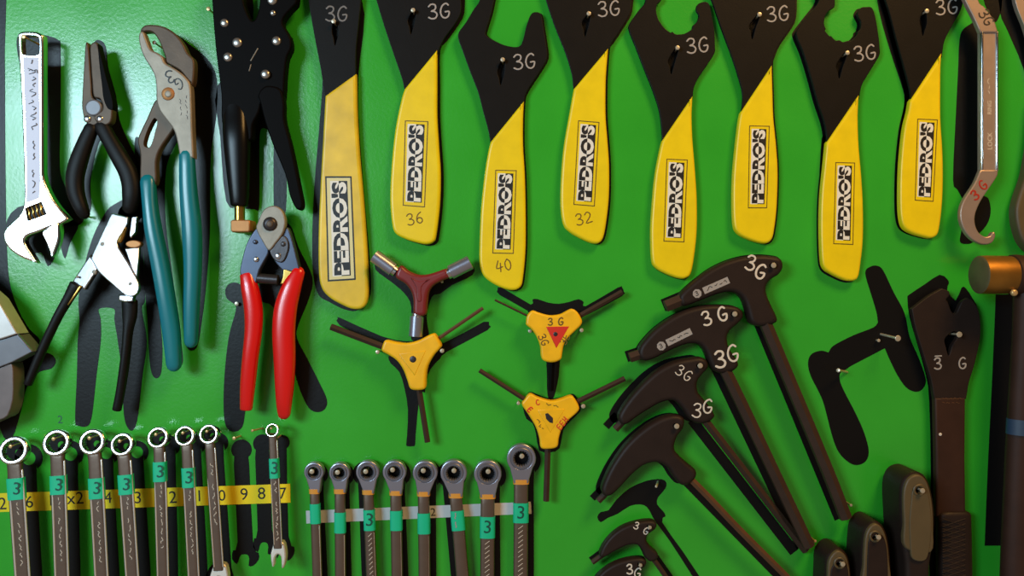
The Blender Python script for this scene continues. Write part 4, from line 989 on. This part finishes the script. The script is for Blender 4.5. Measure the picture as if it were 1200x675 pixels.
g = G(); squiggle(g, 1104, 467, 1126, 467, .8, 12, H + 1.2, 1.2); squiggle(g, 1104, 472, 1126, 472, .8, 12, H + 1.2, 1.0); build('paint_ring', g, M['hexbrown'], r)
part_dome('paint_spot', 'whitemark', r, 1102, 509, H + 1, 1.8, .3)
g = G(); marker(g, '3', 1099, 426, 13, 4, H + .2, 2.0); marker(g, 'G', 1127.5, 425.5, 13, 4, H + .2, 2.0); sweep(g, [(1096, 417.5, H + .2, .9, .2), (1103, 417, H + .2, .9, .2)], n=6, sub=1)
build('marker_writing', g, M['silver'], r)
nail(1124, 392, 24, 3.4, 'nail', 1.3)
sil([(1063.5, 350), (1066, 345), (1084, 333), (1101, 322), (1110, 327), (1112, 332), (1110, 340), (1120, 352), (1127, 337), (1132, 338), (1140, 350), (1147, 366), (1146, 400), (1132, 450), (1122, 500), (1122, 700), (1090, 700), (1091, 560), (1089, 470), (1085, 440), (1074, 400), (1066, 372)], 'black painted silhouette of the dark notched wrench', 2)

# ================================================================== mallet
r = thing('mallet', 'brass-faced mallet with a brown handle at the right edge', 'mallet', 1200, 325)
H = 46
c0 = W(1146, 322, H)
g = G(); R_ = 21.2
lathe(g, c0, (1, 0, 0), [(2, 0), (R_ - 2, 0), (R_, 1.5)], 40, mi=1)
lathe(g, c0, (1, 0, 0), [(R_, 1.5), (R_ + .3, 10), (R_, 30), (R_ - .5, 36)], 40, mi=0)
build('brass_face', g, [M['mallet'], M['malletface']], r)
g = G(); lathe(g, c0, (1, 0, 0), [(R_ - 2, 35), (R_ + 1, 37), (R_ + 1.5, 42), (R_ + .5, 48), (R_ + .5, 68), (R_ + 1.5, 74), (R_ + 1, 79), (R_ - 2, 81)], 40)
build('head', g, M['wood'], r)
g = G(); lathe(g, c0, (1, 0, 0), [(R_ - .5, 80), (R_, 86), (R_ + .3, 106), (R_, 114), (R_ - 2, 116), (2, 116)], 40)
build('brass_face', g, M['mallet'], r)
part_sweep('handle', 'wood', r, [(1206, 335, H, 17, 13), (1205, 400, H - 2, 18, 13), (1203, 480, H - 4, 21, 14), (1200, 580, H - 6, 23, 15), (1198, 680, H - 8, 25, 16), (1197, 760, H - 8, 25, 16)], n=24, cap='soft')
part_sweep('tape_band', 'blue', r, [(1203, 491, H - 4, 22, 15), (1202.5, 509, H - 4, 22.3, 15)], n=24, cap=None, sub=1)
part_dome('pin', 'nailbrass', r, 1188.5, 343, H + 14, 3.8, 2.2)
sil([(1167, 345, 1), (1215, 345, 1), (1200, 639.5, 1), (1154, 639.5, 1), (1158, 540), (1163, 440)], 'black painted silhouette left of the mallet handle', 2)

# ================================================================== screwdrivers
def driver(label, rim, panel, low, pm, nl, H, y_end):
    r = thing('screwdriver', label, 'screwdriver', nl[0], nl[1], 'screwdrivers with grey-topped handles')
    ho = circ(0, 0, 4.0, 12); hp = at_h(nl[0], nl[1], H + 6, H)
    part_plate('handle', 'brownblack', r, rim, 8, H - 2, bev=6, steps=5, sm=4, holes=[shift(ho, *at_h(nl[0], nl[1], H + 6, H - 2))])
    q = [(p[0], p[1]) for p in rim]
    cx = sum(p[0] for p in q) / len(q)
    inner = [(cx + (x - cx) * .86, y + 2.5) for x, y in q]
    part_plate('top_inlay', 'olive', r, [p for p in inner if p[1] < low] + [], H - 6, H, bev=2.0, steps=3, sm=4, holes=[shift(ho, *hp)])
    g = G(); plate(g, panel, H - 2, H + 1.0, bev=1.2, sm=4, holes=[shift(ho, *at_h(nl[0], nl[1], H + 6, H + 1))])
    build('front_panel', g, M[pm], r)
    g = G(); lathe(g, W(*hp, H + .8), (0, -1, 0), [(4.2, -1), (6.6, -1), (6.6, .6), (5.8, 1.2), (4.6, .8), (4.2, 0)], 28, loop=True)
    rg = build('hole_ring', g, M['olive'], r)
    part_sweep('shaft', 'satin', r, [(cx, y_end - 4, H * .5, 4, 4), (cx, y_end + 90, H * .5, 4, 4)], n=14, sub=1, cap='flat')
    nail(nl[0] + 1, nl[1] - 1, H + 6, 2.8, 'nail', 1.3)
    return r
driver('tallest screwdriver handle at the bottom, grey face, beside the dark ribbed grip',
 [(1056, 578), (1060, 563), (1067, 556), (1077, 554), (1086, 559), (1092, 572), (1096, 592), (1097, 617), (1094, 645), (1091, 668), (1091, 720), (1093, 755), (1060, 755), (1061, 720), (1062, 668), (1059, 640), (1057, 610)],
 [(1068, 588), (1070, 574), (1078, 567), (1086, 572), (1090, 590), (1092, 615), (1090, 640), (1086, 655), (1078, 658), (1069, 654), (1067, 640), (1066, 612)], 668, 'olive', (1080, 576), 56, 750)
driver('middle-height screwdriver handle at the bottom, brown face with pale rim',
 [(1011, 640), (1013, 625), (1019, 615), (1027, 611.5), (1036, 617), (1042, 632), (1045, 655), (1046, 690), (1045, 760), (1012, 760), (1010, 690), (1010, 660)],
 [(1017, 645), (1019, 632), (1028, 624), (1036, 630), (1040, 648), (1041, 690), (1040, 745), (1018, 745), (1016, 690)], 745, 'brownblack', (1028.5, 630.5), 52, 755)
driver('shortest visible screwdriver handle at the bottom edge, leftmost of the three',
 [(968, 675), (969, 657), (975, 647), (983, 643), (992, 648), (997, 660), (999, 680), (999, 710), (998, 780), (969, 780), (967, 710)],
 [(973, 680), (975, 665), (984, 656), (992, 661), (995, 678), (995, 710), (994, 770), (974, 770), (972, 710)], 770, 'brownblack', (986.5, 662), 48, 778)
sil([(1036, 640), (1037, 600), (1042, 572), (1050, 562), (1064, 560), (1080, 600), (1080, 760), (1040, 760)], 'black painted silhouette left of the tallest screwdriver', 3)
sil([(995, 680), (997, 640), (1003, 622), (1012, 616), (1024, 620), (1035, 660), (1035, 760), (998, 760)], None, 3)
sil([(956, 720), (958, 670), (964, 653), (973, 648), (985, 655), (990, 700), (990, 780), (958, 780)], None, 3)
